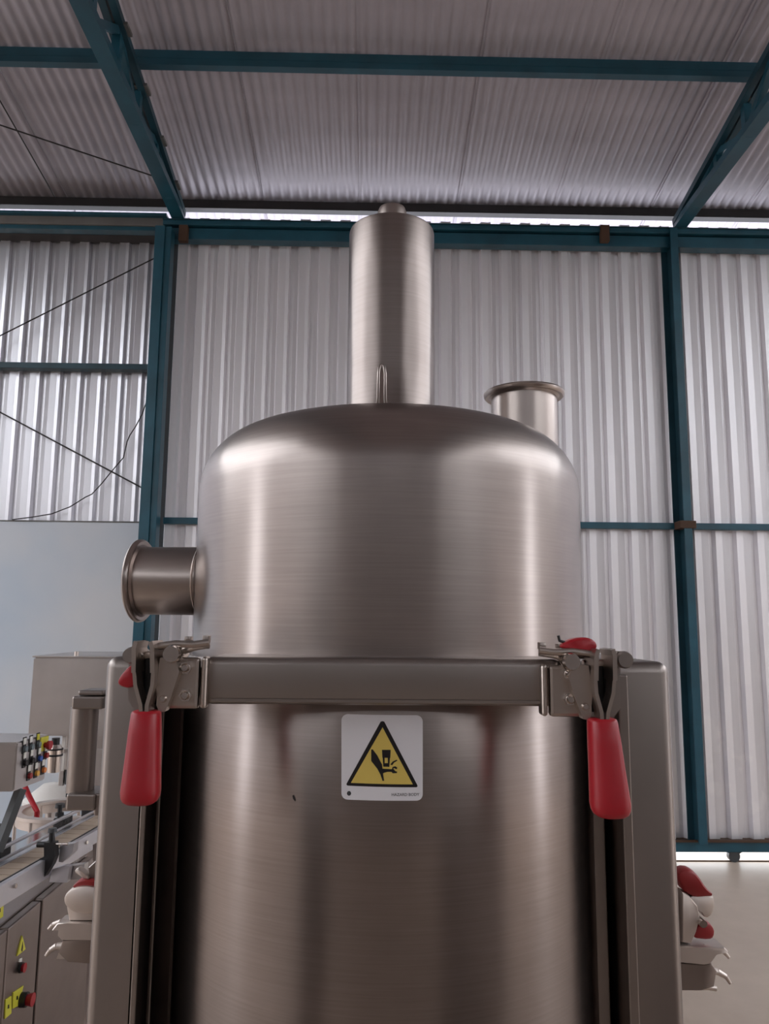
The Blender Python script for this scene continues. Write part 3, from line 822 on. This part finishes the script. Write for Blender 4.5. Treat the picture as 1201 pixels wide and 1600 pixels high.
lab = label_poly([rounded(533.5, 1115.5, 660, 1249, 10, 2.0)], 'warning_label', 'label_white', 0.0009, tank)
lab['label'] = 'white warning label with a yellow crushing hazard triangle'
def zpt(x, y): return (520 + x * 160 / 1201, 1100 + y * 160 / 1201)
tri = label_poly([[zpt(*p) for p in ((560, 205), (582, 200), (602, 206), (988, 950), (990, 965), (978, 974), (175, 955), (160, 945), (163, 930))]], 'hazard_border', 'label_black', 0.0012, lab)
label_poly([[zpt(*p) for p in ((582, 272), (935, 940), (212, 922))]], 'hazard_triangle', 'label_yellow', 0.0015, lab)
hand = [
    [(450, 530), (468, 530), (520, 600), (548, 655), (575, 705), (572, 755), (590, 835), (556, 822), (520, 755), (450, 665)],
    [(556, 822), (590, 835), (600, 896), (582, 898)],
    [(572, 755), (690, 762), (684, 792), (640, 792), (600, 803), (584, 812)],
    [(684, 792), (690, 762), (712, 762), (730, 785), (752, 790), (748, 806), (700, 808)],
    [(690, 762), (700, 735), (712, 745), (708, 762)],
    [(700, 735), (730, 728), (752, 742), (748, 762), (728, 755), (712, 745)],
    [(575, 535), (676, 535), (672, 628), (580, 628)],
    [(583, 628), (606, 628), (606, 690), (600, 728), (590, 728)],
    [(642, 628), (668, 628), (660, 735), (646, 735)],
    [(592, 708), (606, 692), (624, 704), (642, 690), (656, 708), (652, 732), (594, 732)],
    [(672, 706), (700, 672), (748, 650), (754, 662), (715, 685), (694, 716)],
]
label_poly([[zpt(*p) for p in poly] for poly in hand], 'hazard_pictogram', 'label_black', 0.0018, lab)
label_poly([[zpt(190 + 24 * math.cos(2 * PI * k / 16), 1046 + 27 * math.sin(2 * PI * k / 16)) for k in range(16)]], 'round_mark', 'dark_grey', 0.0012, lab)
def text_mesh(body, size_px, px, py, name, parent, mat, lift):
    cu = bpy.data.curves.new(name, 'FONT'); cu.body = body; cu.size = 1.0; cu.align_x = 'CENTER'; cu.align_y = 'CENTER'; cu.resolution_u = 2
    to = bpy.data.objects.new(name, cu); COL.objects.link(to)
    bpy.context.view_layer.update()
    me = bpy.data.meshes.new_from_object(to.evaluated_get(bpy.context.evaluated_depsgraph_get()))
    bpy.data.objects.remove(to); bpy.data.curves.remove(cu)
    x0, z0_ = lab_xy(px, py); sc = size_px * 0.00079
    for v in me.vertices:
        x = x0 + v.co.x * sc; z = z0_ + v.co.y * sc
        a = x / LR; r = LR + lift
        v.co = Vector((r * math.sin(a), -r * math.cos(a), z))
    me.materials.clear(); me.materials.append(MAT[mat])
    o = bpy.data.objects.new(name, me); COL.objects.link(o); o.parent = parent
    return o
text_mesh('HAZARD BODY', 6.0, 633, 1241.5, 'label_lettering', lab, 'label_black', 0.0012)

# small dark scratch on the body
bm = NB(); a = lab_xy(459, 1247)
label_poly([[(457, 1243), (459, 1242), (462, 1250), (461, 1252), (458, 1248)]], 'scratch', 'label_black', 0.0006, body)
bm.free()

# ------------------------------------------------------------------ side clamps low on the housing (seen in profile)
def side_clamp(s, Y, px, name_label):
    def q(x, y, YY=None):
        YY = YY or Y
        p = at(x, y, YY); return Vector((p.x - TX, YY - TY, p.z))
    base = None
    return q
def side_parts(s, Y, polys, label):
    base = None
    for nm, mat, pts, y0, y1, bev in polys:
        bm = NB()
        if nm == 'clamp_jaw':
            pc = [Vector((at(x, y, Y).x - TX, Y - TY + y0, at(x, y, Y).z)) for x, y in pts]
            for k in range(len(pc) - 1):
                cyl(bm, pc[k], pc[k + 1], 0.0062 - 0.0012 * k, 0.0062 - 0.0012 * (k + 1), seg=12)
            link(nm, bm, mat, base, smooth=True); continue
        P_ = [(at(x, y, Y).x - TX, at(x, y, Y).z) for x, y in pts]
        if bev: soft_prism(bm, smooth_poly(P_, 1 if nm in ('cam_wheel', 'red_grip', 'red_knob', 'red_lever', 'lever_tip') else 0), Y + y0 - TY, Y + y1 - TY, bev * 1.6)
        else: prism(bm, P_, Y + y0 - TY, Y + y1 - TY)
        o = link(nm, bm, mat, base or tank, smooth=bool(bev))
        if base is None: base = o; base['label'] = label
    return base
side_parts(-1, 1.33, [
    ('side_clamp', 'cast_steel', [(165, 1436), (112, 1434), (96, 1436), (88, 1446), (98, 1446), (97, 1455), (104, 1462), (165, 1462)], -0.02, 0.02, 0.003),
    ('clamp_jaw', 'cast_steel', [(112, 1441), (98, 1438), (86, 1442), (79, 1449)], -0.008, 0.008, 0.002),
    ('clamp_jaw', 'cast_steel', [(108, 1475), (92, 1475), (82, 1481), (75, 1490)], -0.008, 0.008, 0.002),
    ('clamp_tooth', 'cast_steel', [(90, 1496), (95, 1484), (104, 1496)], -0.006, 0.006, 0),
    ('clamp_block', 'cabinet_steel', [(104, 1462), (165, 1459), (165, 1500), (112, 1496), (98, 1482)], -0.018, 0.03, 0.002),
    ('cam_wheel', 'cast_steel', [(140 + 34 * math.cos(2 * PI * k / 18), 1400 + 22 * math.sin(2 * PI * k / 18)) for k in range(18)], -0.02, 0.02, 0.003),
    ('cam_link', 'cast_steel', [(108, 1414), (165, 1418), (165, 1434), (112, 1434)], -0.012, 0.012, 0.002),
    ('red_lever', 'red_dark', [(118, 1381), (124, 1374), (142, 1371), (165, 1374), (165, 1385), (120, 1383)], -0.015, 0.015, 0.002),
    ('lever_tip', 'cast_steel', [(119, 1357), (126, 1354), (142, 1370), (138, 1374), (120, 1362)], -0.008, 0.008, 0.002),
    ('clamp_housing', 'frame_steel', [(138, 1355), (165, 1330), (165, 1440), (140, 1400)], 0.0, 0.04, 0.002),
], 'left side clamp with pale claws and a red lever')
side_parts(1, 1.33, [
    ('side_clamp', 'cast_steel', [(1035, 1470), (1082, 1472), (1124, 1473), (1130, 1480), (1112, 1484), (1102, 1498), (1092, 1500), (1035, 1494)], -0.02, 0.02, 0.003),
    ('clamp_jaw', 'cast_steel', [(1096, 1478), (1116, 1479), (1127, 1484), (1135, 1493)], -0.008, 0.008, 0.002),
    ('clamp_jaw', 'cast_steel', [(1098, 1512), (1117, 1515), (1130, 1522), (1137, 1533)], -0.008, 0.008, 0.002),
    ('clamp_jaw', 'cast_steel', [(1080, 1537), (1100, 1538), (1115, 1541)], -0.008, 0.008, 0.002),
    ('clamp_block', 'cabinet_steel', [(1035, 1496), (1094, 1500), (1104, 1498), (1112, 1510), (1108, 1534), (1088, 1540), (1035, 1540)], -0.018, 0.03, 0.002),
    ('clamp_link', 'cast_steel', [(1060, 1388), (1070, 1393), (1084, 1410), (1088, 1430), (1082, 1452), (1074, 1470), (1060, 1468)], -0.014, 0.014, 0.003),
    ('cam_wheel', 'cast_steel', [(1066, 1396), (1110, 1394), (1112, 1410), (1108, 1426), (1098, 1432), (1090, 1420), (1068, 1416)], -0.012, 0.012, 0.003),
    ('link_pin', 'bolt_steel', [(1090 + 6 * math.cos(2 * PI * k / 10), 1436 + 6 * math.sin(2 * PI * k / 10)) for k in range(10)], -0.022, 0.022, 0),
    ('red_grip', 'red_dark', [(1052, 1362), (1062, 1354), (1076, 1355), (1087, 1366), (1098, 1384), (1112, 1396), (1096, 1397), (1080, 1398), (1068, 1392), (1060, 1384)], -0.016, 0.016, 0.005),
    ('red_knob', 'red_dark', [(1076, 1462), (1082, 1446), (1092, 1437), (1104, 1438), (1112, 1448), (1111, 1460), (1104, 1465)], -0.013, 0.013, 0.004),
    ('clamp_housing', 'frame_steel', [(1035, 1390), (1062, 1394), (1066, 1468), (1070, 1545), (1035, 1560)], 0.0, 0.04, 0.002),
], 'right side clamp with a faded red grip and pale claws')

# ------------------------------------------------------------------ bottling line at the left
ZC = H - 0.665
def on_z(px, py, z):
    d = at(px, py, 2.0) - Vector((0, 0, H)); t = (z - H) / d.z
    return Vector((0, 0, H)) + d * t
A0, A1 = on_z(0, 1367, ZC), on_z(146, 1286, ZC)
cang = math.atan2(-(A1.x - A0.x), A1.y - A0.y)
print('conveyor', A0, A1, math.degrees(cang))
conv = thing('conveyor', 'belt conveyor with pale belt, metal side rails and black guide brackets left of the tank', 'conveyor', (A0.x, A0.y, 0), cang)
CI = (Matrix.Translation((A0.x, A0.y, 0)) @ Matrix.Rotation(cang, 4, 'Z')).inverted()
def cb(name, x0, x1, y0, y1, z0, z1, mat, bev=0.002, parent=None):
    bm = NB(); box(bm, x0, x1, y0, y1, z0, z1, bev); return link(name, bm, mat, parent or conv)
HB = 0.036
cb('belt', -HB, HB, -0.6, 1.1, ZC - 0.012, ZC, 'belt_beige')
for k in range(33):
    cb('belt_link', -HB + 0.002, HB - 0.002, -0.55 + k * 0.05, -0.55 + k * 0.05 + 0.046, ZC, ZC + 0.0016, 'belt_beige', 0)
cb('side_rail', HB + 0.004, HB + 0.020, -0.6, 1.1, ZC - 0.052, ZC + 0.003, 'aluminium')
cb('side_rail', -HB - 0.020, -HB - 0.004, -0.6, 1.1, ZC - 0.052, ZC + 0.003, 'aluminium')
cb('wear_strip', HB, HB + 0.004, -0.6, 1.1, ZC - 0.01, ZC + 0.004, 'black_plastic', 0)
cb('guide_rail', -HB - 0.008, -HB - 0.001, -0.6, 1.1, ZC + 0.012, ZC + 0.020, 'aluminium')
cb('guide_rail', -HB - 0.012, -HB - 0.004, -0.6, 1.1, ZC + 0.040, ZC + 0.050, 'aluminium')
cb('clear_guard', -HB - 0.003, -HB - 0.001, 0.05, 0.45, ZC + 0.001, ZC + 0.045, 'acrylic', 0)
def cpix(px, py, xl):
    """local point on the conveyor's own vertical plane x = xl"""
    o_ = CI @ Vector((0, 0, H)); p_ = CI @ at(px, py, 2.0); d = p_ - o_
    return o_ + d * ((xl - o_.x) / d.x)
# front bracket: bent black arm holding the near guide
yb = cpix(80, 1335, HB + 0.03).y
def bp(px, py):
    # local x,z on the plane y = yb
    o_ = CI @ Vector((0, 0, H)); p_ = CI @ at(px, py, 2.0); d = p_ - o_; q_ = o_ + d * ((yb - o_.y) / d.y)
    return (q_.x, q_.z)
bm = NB(); prism(bm, [bp(*p) for p in ((72, 1315), (88, 1315), (89, 1337), (84, 1350), (70, 1372), (62, 1377), (54, 1376), (43, 1357), (58, 1345), (72, 1337))], yb - 0.012, yb + 0.012)
o = link('guide_bracket', bm, 'black_plastic', conv)
def kn(px, pya, pyb, ra, rb_, mat, nm='bracket_knob'):
    a_, c_ = bp(px, pya), bp(px, pyb); bm = NB(); cyl(bm, (c_[0], yb, c_[1]), (a_[0], yb, a_[1]), rb_, ra, seg=16); link(nm, bm, mat, o, smooth=True)
kn(81, 1300, 1315, 0.007, 0.009, 'black_plastic'); kn(82, 1294, 1300, 0.011, 0.013, 'dark_grey'); 
a_, c_ = bp(88, 1318), bp(107, 1318); bm = NB(); cyl(bm, (a_[0], yb - 0.004, a_[1]), (c_[0], yb - 0.004, c_[1]), 0.0035, seg=12); link('bracket_pin', bm, 'bolt_steel', o, smooth=True)
a_, c_ = bp(60, 1319), bp(72, 1319); bm = NB(); cyl(bm, (a_[0], yb - 0.004, a_[1]), (c_[0], yb - 0.004, c_[1]), 0.008, seg=14); link('bracket_boss', bm, 'black_plastic', o, smooth=True)
# rear brackets on the far guide
for px, py in ((-3, 1320), (97, 1283), (140, 1265)):
    q_ = cpix(px, py, -HB - 0.03); bm = NB()
    box(bm, -HB - 0.055, -HB - 0.016, q_.y - 0.012, q_.y + 0.045, q_.z - 0.035, q_.z + 0.010, 0.004)
    ob = link('guide_bracket', bm, 'black_plastic', conv)
    bm = NB(); x = -HB - 0.040; cyl(bm, (x, q_.y, q_.z), (x, q_.y, q_.z + 0.042), 0.007, seg=12); cyl(bm, (x, q_.y, q_.z + 0.042), (x, q_.y, q_.z + 0.054), 0.016, 0.014, seg=16); cyl(bm, (x, q_.y, q_.z + 0.016), (x, q_.y, q_.z + 0.026), 0.013, seg=12)
    link('bracket_knob', bm, 'black_plastic', ob, smooth=True)
for px, py in ((22, 1384), (134, 1316)):
    q_ = cpix(px, py, HB + 0.02); bm = NB(); cyl(bm, (HB + 0.019, q_.y, q_.z), (HB + 0.026, q_.y, q_.z), 0.006, seg=14); link('rail_bolt', bm, 'bolt_steel', conv, smooth=True)
# folded guard plates below the rail, beside the bracket
def plate(pts, y0, y1, mat, nm='guard_plate'):
    bm = NB(); prism(bm, [bp(*p) for p in pts], yb + y0, yb + y1); link(nm, bm, mat, conv)
plate([(88, 1325), (110, 1321), (108, 1336), (92, 1351), (86, 1350)], 0.02, 0.05, 'aluminium')
plate([(76, 1362), (95, 1356), (103, 1358), (99, 1383), (71, 1382)], 0.02, 0.04, 'aluminium')
plate([(92, 1362), (120, 1358), (118, 1383), (98, 1383)], 0.045, 0.07, 'machine_steel')
plate([(104, 1345), (146, 1330), (146, 1372), (104, 1372)], 0.16, 0.22, 'cabinet_steel', 'gearbox_cover')
for yy_ in (-0.45, 0.5):
    for sx in (-HB - 0.012, HB + 0.012):
        cb('support_bracket', sx - 0.012, sx + 0.012, yy_, yy_ + 0.03, ZC - 0.118, ZC - 0.045, 'machine_steel')

# cabinet under the conveyor
XF = A0.x + 0.045
cab = thing('electrical_cabinet', 'dark stainless cabinet with yellow warning stickers and red buttons under the conveyor', 'cabinet', (XF, 2.4, 0))
def kb(name, x0, x1, y0, y1, z0, z1, mat, bev=0.002, parent=None):
    bm = NB(); box(bm, x0 - XF, x1 - XF, y0 - 2.4, y1 - 2.4, z0, z1, bev); return link(name, bm, mat, parent or cab)
ZK = ZC - 0.12
kb('carcass', XF - 0.55, XF - 0.03, 1.55, 2.78, 0.08, ZK, 'cabinet_steel')
def face_y(px, py):
    lo, hi = 1.0, 4.5
    for _ in range(40):
        m_ = (lo + hi) / 2
        if at(px, py, m_).x < XF: hi = m_
        else: lo = m_
    return lo, at(px, py, lo).z
yA = face_y(58, 1550)[0]; yS = face_y(11, 1500)[0]
for a, c in ((1.56, yS - 0.003), (yS + 0.003, yA - 0.008), (yA + 0.008, 2.77)):
    d_ = kb('door_panel', XF - 0.03, XF - 0.003, a, c, 0.10, ZK - 0.005, 'cabinet_steel', 0.004)
for sx, sy in ((-0.5, 1.6), (-0.5, 2.72), (-0.06, 1.6), (-0.06, 2.72)):
    bm = NB(); cyl(bm, (sx, sy - 2.4, 0), (sx, sy - 2.4, 0.09), 0.025, seg=16); link('foot', bm, 'dark_grey', cab, smooth=True)
def sticker(pts, name, mat, dx=0.0, label=None, parent=None):
    bm = NB()
    q_ = [face_y(*p) for p in pts]
    a = [bm.verts.new((-0.003 + dx, y - 2.4, z)) for y, z in q_]; c = [bm.verts.new((0.0 + dx, y - 2.4, z)) for y, z in q_]
    n_ = len(a)
    for i_ in range(n_): bm.faces.new((a[i_], a[(i_ + 1) % n_], c[(i_ + 1) % n_], c[i_]))
    bm.faces.new(a); bm.faces.new(c)
    o = link(name, bm, mat, parent or cab)
    if label: o['label'] = label
    return o
t_ = sticker([(27, 1494), (35, 1462), (40, 1483)], 'warning_triangle', 'sticker_yellow', label='yellow warning triangle sticker')
sticker([(33, 1484), (35.5, 1471), (36, 1478), (35, 1486), (34, 1487)], 'bolt_symbol', 'label_black', 0.0006, parent=t_)
for pts in ([(8, 1592), (9, 1562), (18, 1556), (18, 1583)], [(20, 1576), (21, 1551), (37, 1540), (30, 1571)], [(-6, 1440), (-6, 1412), (6, 1408), (5, 1432)]):
    q_ = sticker(pts, 'yellow_sticker', 'sticker_yellow')
    cx_ = sum(p[0] for p in pts) / 4; cy_ = sum(p[1] for p in pts) / 4
    sticker([(cx_ - 1.5, cy_ + 3), (cx_ - 1, cy_ - 3), (cx_ + 1, cy_ - 4), (cx_ + 1, cy_ + 2)], 'sticker_mark', 'label_black', 0.0006, parent=q_)
def push_button(px, py, r, d, mat, name='push_button', tagpx=None, nx_=True):
    y, z = face_y(px, py); bm = NB()
    cyl(bm, (0, y - 2.4, z), (d * 0.5, y - 2.4, z), r * 1.1, seg=18); o = link(name, bm, 'black_plastic', cab, smooth=True)
    bm = NB(); cyl(bm, (d * 0.5, y - 2.4, z), (d, y - 2.4, z), r * 0.8, r, seg=20); k_ = link('button_cap', bm, mat, o, smooth=True)
    return o
push_button(31, 1512, 0.012, 0.014, 'red_plastic')
sticker([(30, 1503), (31, 1498), (35, 1496), (34, 1503)], 'button_tag', 'tag_white')
push_button(33, 1562, 0.017, 0.032, 'red_plastic', 'emergency_stop')

# control box on its tilted arm
P0 = at(27, 1160, 2.0); P1 = at(75, 1147, 2.15)
zt_, zb_ = P0.z, at(27, 1237, 2.0).z
dv = Vector((P1.x - P0.x, 0.15, 0)); ang = math.atan2(dv.y, dv.x); Lf = dv.length
cbx = thing('control_box', 'stainless control box with rows of coloured push buttons beside the hopper', 'control panel', (P0.x, 2.0, zb_), ang)
hh = zt_ - zb_
bm = NB(); prism(bm, [(-0.0, 0), (Lf, 0), (Lf, hh), (0, hh)], 0, 0.16)
for v in bm.verts:
    if v.co.y > 0.1 and v.co.x < 0.01: v.co.x -= 0.035
bmesh.ops.bevel(bm, geom=bm.edges[:], offset=0.003, segments=2, affect='EDGES')
link('box_body', bm, 'machine_steel', cbx)
inv = (Matrix.Translation((P0.x, 2.0, zb_)) @ Matrix.Rotation(ang, 4, 'Z')).inverted()
def on_face(px, py):
    # intersect the pixel ray with the box front plane
    nrm_ = Vector((math.sin(ang), -math.cos(ang), 0)); o_ = Vector((0, 0, H)); d = (at(px, py, 2.0) - o_)
    t = (Vector((P0.x, 2.0, zb_)) - o_).dot(nrm_) / d.dot(nrm_)
    return inv @ (o_ + d * t)
rows = [[(37, 1163, 'button_grey', 'tag_white'), (47, 1160, 'button_grey', 'tag_white'), (58, 1156, 'button_grey', 'sticker_yellow')],
        [(37, 1185, 'label_black', 'tag_white'), (48, 1181, 'label_black', 'tag_white'), (60, 1178, 'button_blue', 'tag_white'), (70, 1173, 'red_dark', 'tag_white')],
        [(44, 1205, 'red_dark', 'tag_white'), (55, 1201, 'button_amber', 'tag_white'), (66, 1196, 'button_orange', 'tag_white')]]
for row in rows:
    for px, py, mc, mt in row:
        p = on_face(px, py + 7); q_ = on_face(px, py)
        bm = NB(); box(bm, p.x - 0.0085, p.x + 0.0085, -0.002, 0, p.z - 0.012, q_.z + 0.018, 0.001); o = link('button_plate', bm, 'label_black', cbx)
        bm = NB(); box(bm, q_.x - 0.006, q_.x + 0.006, -0.0035, -0.002, q_.z + 0.0, q_.z + 0.015); link('name_tag', bm, mt, o)
        bm = NB(); cyl(bm, (p.x, -0.002, p.z), (p.x, -0.009, p.z), 0.0070, seg=18); k_ = link('button_cap', bm, mc, o, smooth=True)
p = on_face(69, 1164)
bm = NB(); box(bm, p.x - 0.022, p.x + 0.018, -0.002, 0, p.z - 0.015, p.z + 0.022, 0.002); o = link('button_plate', bm, 'sticker_yellow', cbx)
bm = NB(); cyl(bm, (p.x, 0, p.z), (p.x, -0.010, p.z), 0.007, seg=18); cyl(bm, (p.x, -0.010, p.z), (p.x, -0.019, p.z), 0.011, 0.0115, seg=22); link('emergency_stop', bm, 'red_plastic', o, smooth=True)
bm = NB(); a = inv @ at(32, 1240, 2.06); c = inv @ at(3, 1312, 2.02); dd = (c - a)
bar(bm, a + Vector((0, 0, 0.012)), a + dd * 1.25, 0.020, 0.020); link('support_arm', bm, 'dark_grey', cbx)

# hopper box with its filling nozzle
YHp = 2.9
a, c = at(52, 1027, YHp), at(43, 1150, YHp); rgt = at(205, 1028, YHp)
hop = thing('hopper', 'large plain stainless hopper box behind the control box', 'hopper', (a.x, YHp, c.z))
bm = NB(); hx = rgt.x - a.x; hz = a.z - c.z
prism(bm, [(0.0, 0), (hx, 0.0), (hx, hz), (0, hz)], 0, 0.45)
bmesh.ops.bevel(bm, geom=bm.edges[:], offset=0.006, segments=2, affect='EDGES')
link('hopper_body', bm, 'machine_steel', hop)
bm = NB(); box(bm, -0.003, hx + 0.003, -0.004, 0.455, hz, hz + 0.006, 0.002); link('lid', bm, 'machine_steel', hop)
bm = NB(); cyl(bm, (at(118, 1022, YHp).x - a.x, 0.01, hz + 0.006), (at(118, 1022, YHp).x - a.x, 0.01, hz + 0.022), 0.008, seg=12); link('lid_knob', bm, 'cast_steel', hop, smooth=True)
# hanging rods and channel
def vcol(name, px, w_, py0, py1, mat, Y=YHp, parent=hop, d=0.04):
    p0_, p1_ = at(px, py0, Y), at(px, py1, Y)
    bm = NB(); box(bm, p0_.x - a.x - w_ / 2, p0_.x - a.x + w_ / 2, Y - YHp, Y - YHp + d, p1_.z - c.z, p0_.z - c.z, 0.002); return link(name, bm, mat, parent)
vcol('hanger_plate', 100, 0.014, 1150, 1205, 'white_plastic', YHp + 0.02)
vcol('hanger_channel', 110, 0.03, 1148, 1203, 'machine_steel', YHp + 0.02)
vcol('hanger_post', 96, 0.018, 1203, 1228, 'machine_steel', YHp + 0.03)
vcol('hanger_bracket', 106, 0.020, 1203, 1226, 'dark_grey', YHp + 0.03)
vcol('hanger_rod', 105, 0.006, 1222, 1246, 'dark_grey', YHp + 0.03, d=0.006)
mcx = at(150, 1300, YHp + 0.35).x - a.x
bm = NB(); box(bm, mcx - 0.05, mcx + 0.05, 0.33, 0.43, -c.z, 0.002, 0.004); link('machine_column', bm, 'machine_steel', hop)
bm = NB(); box(bm, mcx - 0.12, mcx + 0.12, 0.27, 0.49, -c.z, -c.z + 0.012, 0.002); link('base_plate', bm, 'machine_steel', hop)
# filling nozzle: chrome cylinder with black rings and knob
YN = 2.75
def nzc(py): return at(85, py, YN)
fn = thing('filling_nozzle', 'chrome filling cylinder with black rings and a black knob beside the emergency stop', 'nozzle', (nzc(1190).x, YN, nzc(1213).z))
def nz_(name, r0, r1, pya, pyb, mat):
    bm = NB(); cyl(bm, (0, 0, nzc(pyb).z - nzc(1213).z), (0, 0, nzc(pya).z - nzc(1213).z), r1, r0, seg=28); return link(name, bm, mat, fn, smooth=True)
nz_('barrel', 0.024, 0.022, 1180, 1206, 'bolt_steel')
nz_('lower_ring', 0.026, 0.026, 1178, 1181, 'black_plastic')
nz_('middle_band', 0.024, 0.024, 1171, 1178, 'bolt_steel')
nz_('upper_ring', 0.026, 0.026, 1169, 1171.5, 'black_plastic')
nz_('collar', 0.016, 0.023, 1163, 1169, 'bolt_steel')
nz_('knob', 0.013, 0.013, 1153, 1164, 'black_plastic')
bm = NB(); box(bm, -0.008, 0.20, 0.015, 0.035, nzc(1178).z - nzc(1213).z, nzc(1172).z - nzc(1213).z); bar(bm, (0.19, 0.025, 0.03), (0.19, 0.40, 0.03), 0.02, 0.02); link('holder_arm', bm, 'machine_steel', fn)
# round turntable ring with legs
YT = 3.0
rc = at(99, 1263, YT)
tt = thing('turntable', 'round steel ring table on thin legs behind the conveyor', 'turntable', (rc.x, YT, 0))
zt_ = rc.z
bm = NB(); ro_, rii = 0.172, 0.140
lathe(bm, [(rii, zt_), (ro_, zt_), (ro_, zt_ - 0.012), (ro_ - 0.012, zt_ - 0.016), (ro_ - 0.012, zt_ - 0.045), (ro_ - 0.016, zt_ - 0.045), (ro_ - 0.016, zt_ - 0.012), (rii, zt_ - 0.008), (rii, zt_)], 48); link('ring_top', bm, 'cast_steel', tt, smooth=True)
for aa in (200, 250, 310, 20, 90, 140):
    bm = NB(); x, y = 0.160 * math.cos(R(aa)), 0.160 * math.sin(R(aa)); cyl(bm, (x, y, 0.0), (x, y, zt_ - 0.014), 0.006, seg=12); link('leg', bm, 'cast_steel', tt, smooth=True)
# white dome and red strip behind the ring
rc2 = at(80, 1248, 3.35)
dm = thing('white_cover', 'low white plastic cone shaped cover under the filling nozzle', 'cover', (rc2.x, 3.35, 0))
z_ = rc2.z
bm = NB(); lathe(bm, [(0, z_ + 0.06), (0.035, z_ + 0.06), (0.110, z_), (0.110, z_ - 0.03), (0.0, z_ - 0.03)], 40); link('cone', bm, 'white_plastic', dm, smooth=True)
bm = NB(); cyl(bm, (0, 0, 0), (0, 0, z_ - 0.03), 0.02, seg=16); link('stem', bm, 'machine_steel', dm, smooth=True)
bm = NB(); tube(bm, [at(36, 1222, 3.12), at(46, 1245, 3.08), at(58, 1268, 3.0), Vector((at(61, 1280, 3.0).x, 3.0, 0.6)), Vector((at(61, 1280, 3.0).x, 3.0, 0.005))], 0.010, 8)
tag(link('red_hose', bm, 'red_plastic', smooth=True), 'red hose slanting down through the ring table', 'hose')

# ------------------------------------------------------------------ unseen cabinets added behind the camera to darken the steel's reflections
def machine(name, label, x, y, w_, d_, h_, rz):
    t = thing(name, label, 'cabinet', (x, y, 0), rz)
    bm = NB(); box(bm, -w_ / 2, w_ / 2, -d_ / 2, d_ / 2, 0.08, h_, 0.01); link('carcass', bm, 'cabinet_steel', t)
    n_ = max(1, int(w_ / 0.5))
    for k in range(n_):
        a_ = -w_ / 2 + w_ * k / n_
        bm = NB(); box(bm, a_ + 0.01, a_ + w_ / n_ - 0.01, d_ / 2, d_ / 2 + 0.02, 0.12, h_ - 0.04, 0.004); dr = link('door_panel', bm, 'cabinet_steel', t)
        bm = NB(); cyl(bm, (a_ + 0.05, d_ / 2 + 0.045, h_ * 0.5), (a_ + 0.05, d_ / 2 + 0.045, h_ * 0.5 + 0.15), 0.008, seg=12); box(bm, a_ + 0.045, a_ + 0.055, d_ / 2 + 0.015, d_ / 2 + 0.045, h_ * 0.5 + 0.02, h_ * 0.5 + 0.03); link('handle', bm, 'bolt_steel', dr, smooth=True)
    for sx in (-1, 1):
        for sy in (-1, 1):
            bm = NB(); cyl(bm, (sx * (w_ / 2 - 0.06), sy * (d_ / 2 - 0.06), 0), (sx * (w_ / 2 - 0.06), sy * (d_ / 2 - 0.06), 0.09), 0.025, seg=14); link('foot', bm, 'dark_grey', t, smooth=True)
machine('added_cabinet', 'wide dark cabinet added unseen behind the camera on the right to darken reflections', 1.75, -0.75, 1.5, 0.6, 1.8, R(18))
machine('added_cabinet', 'narrow dark cabinet added unseen behind the camera on the left to darken reflections', -1.15, -0.45, 0.42, 0.4, 1.75, R(-25))
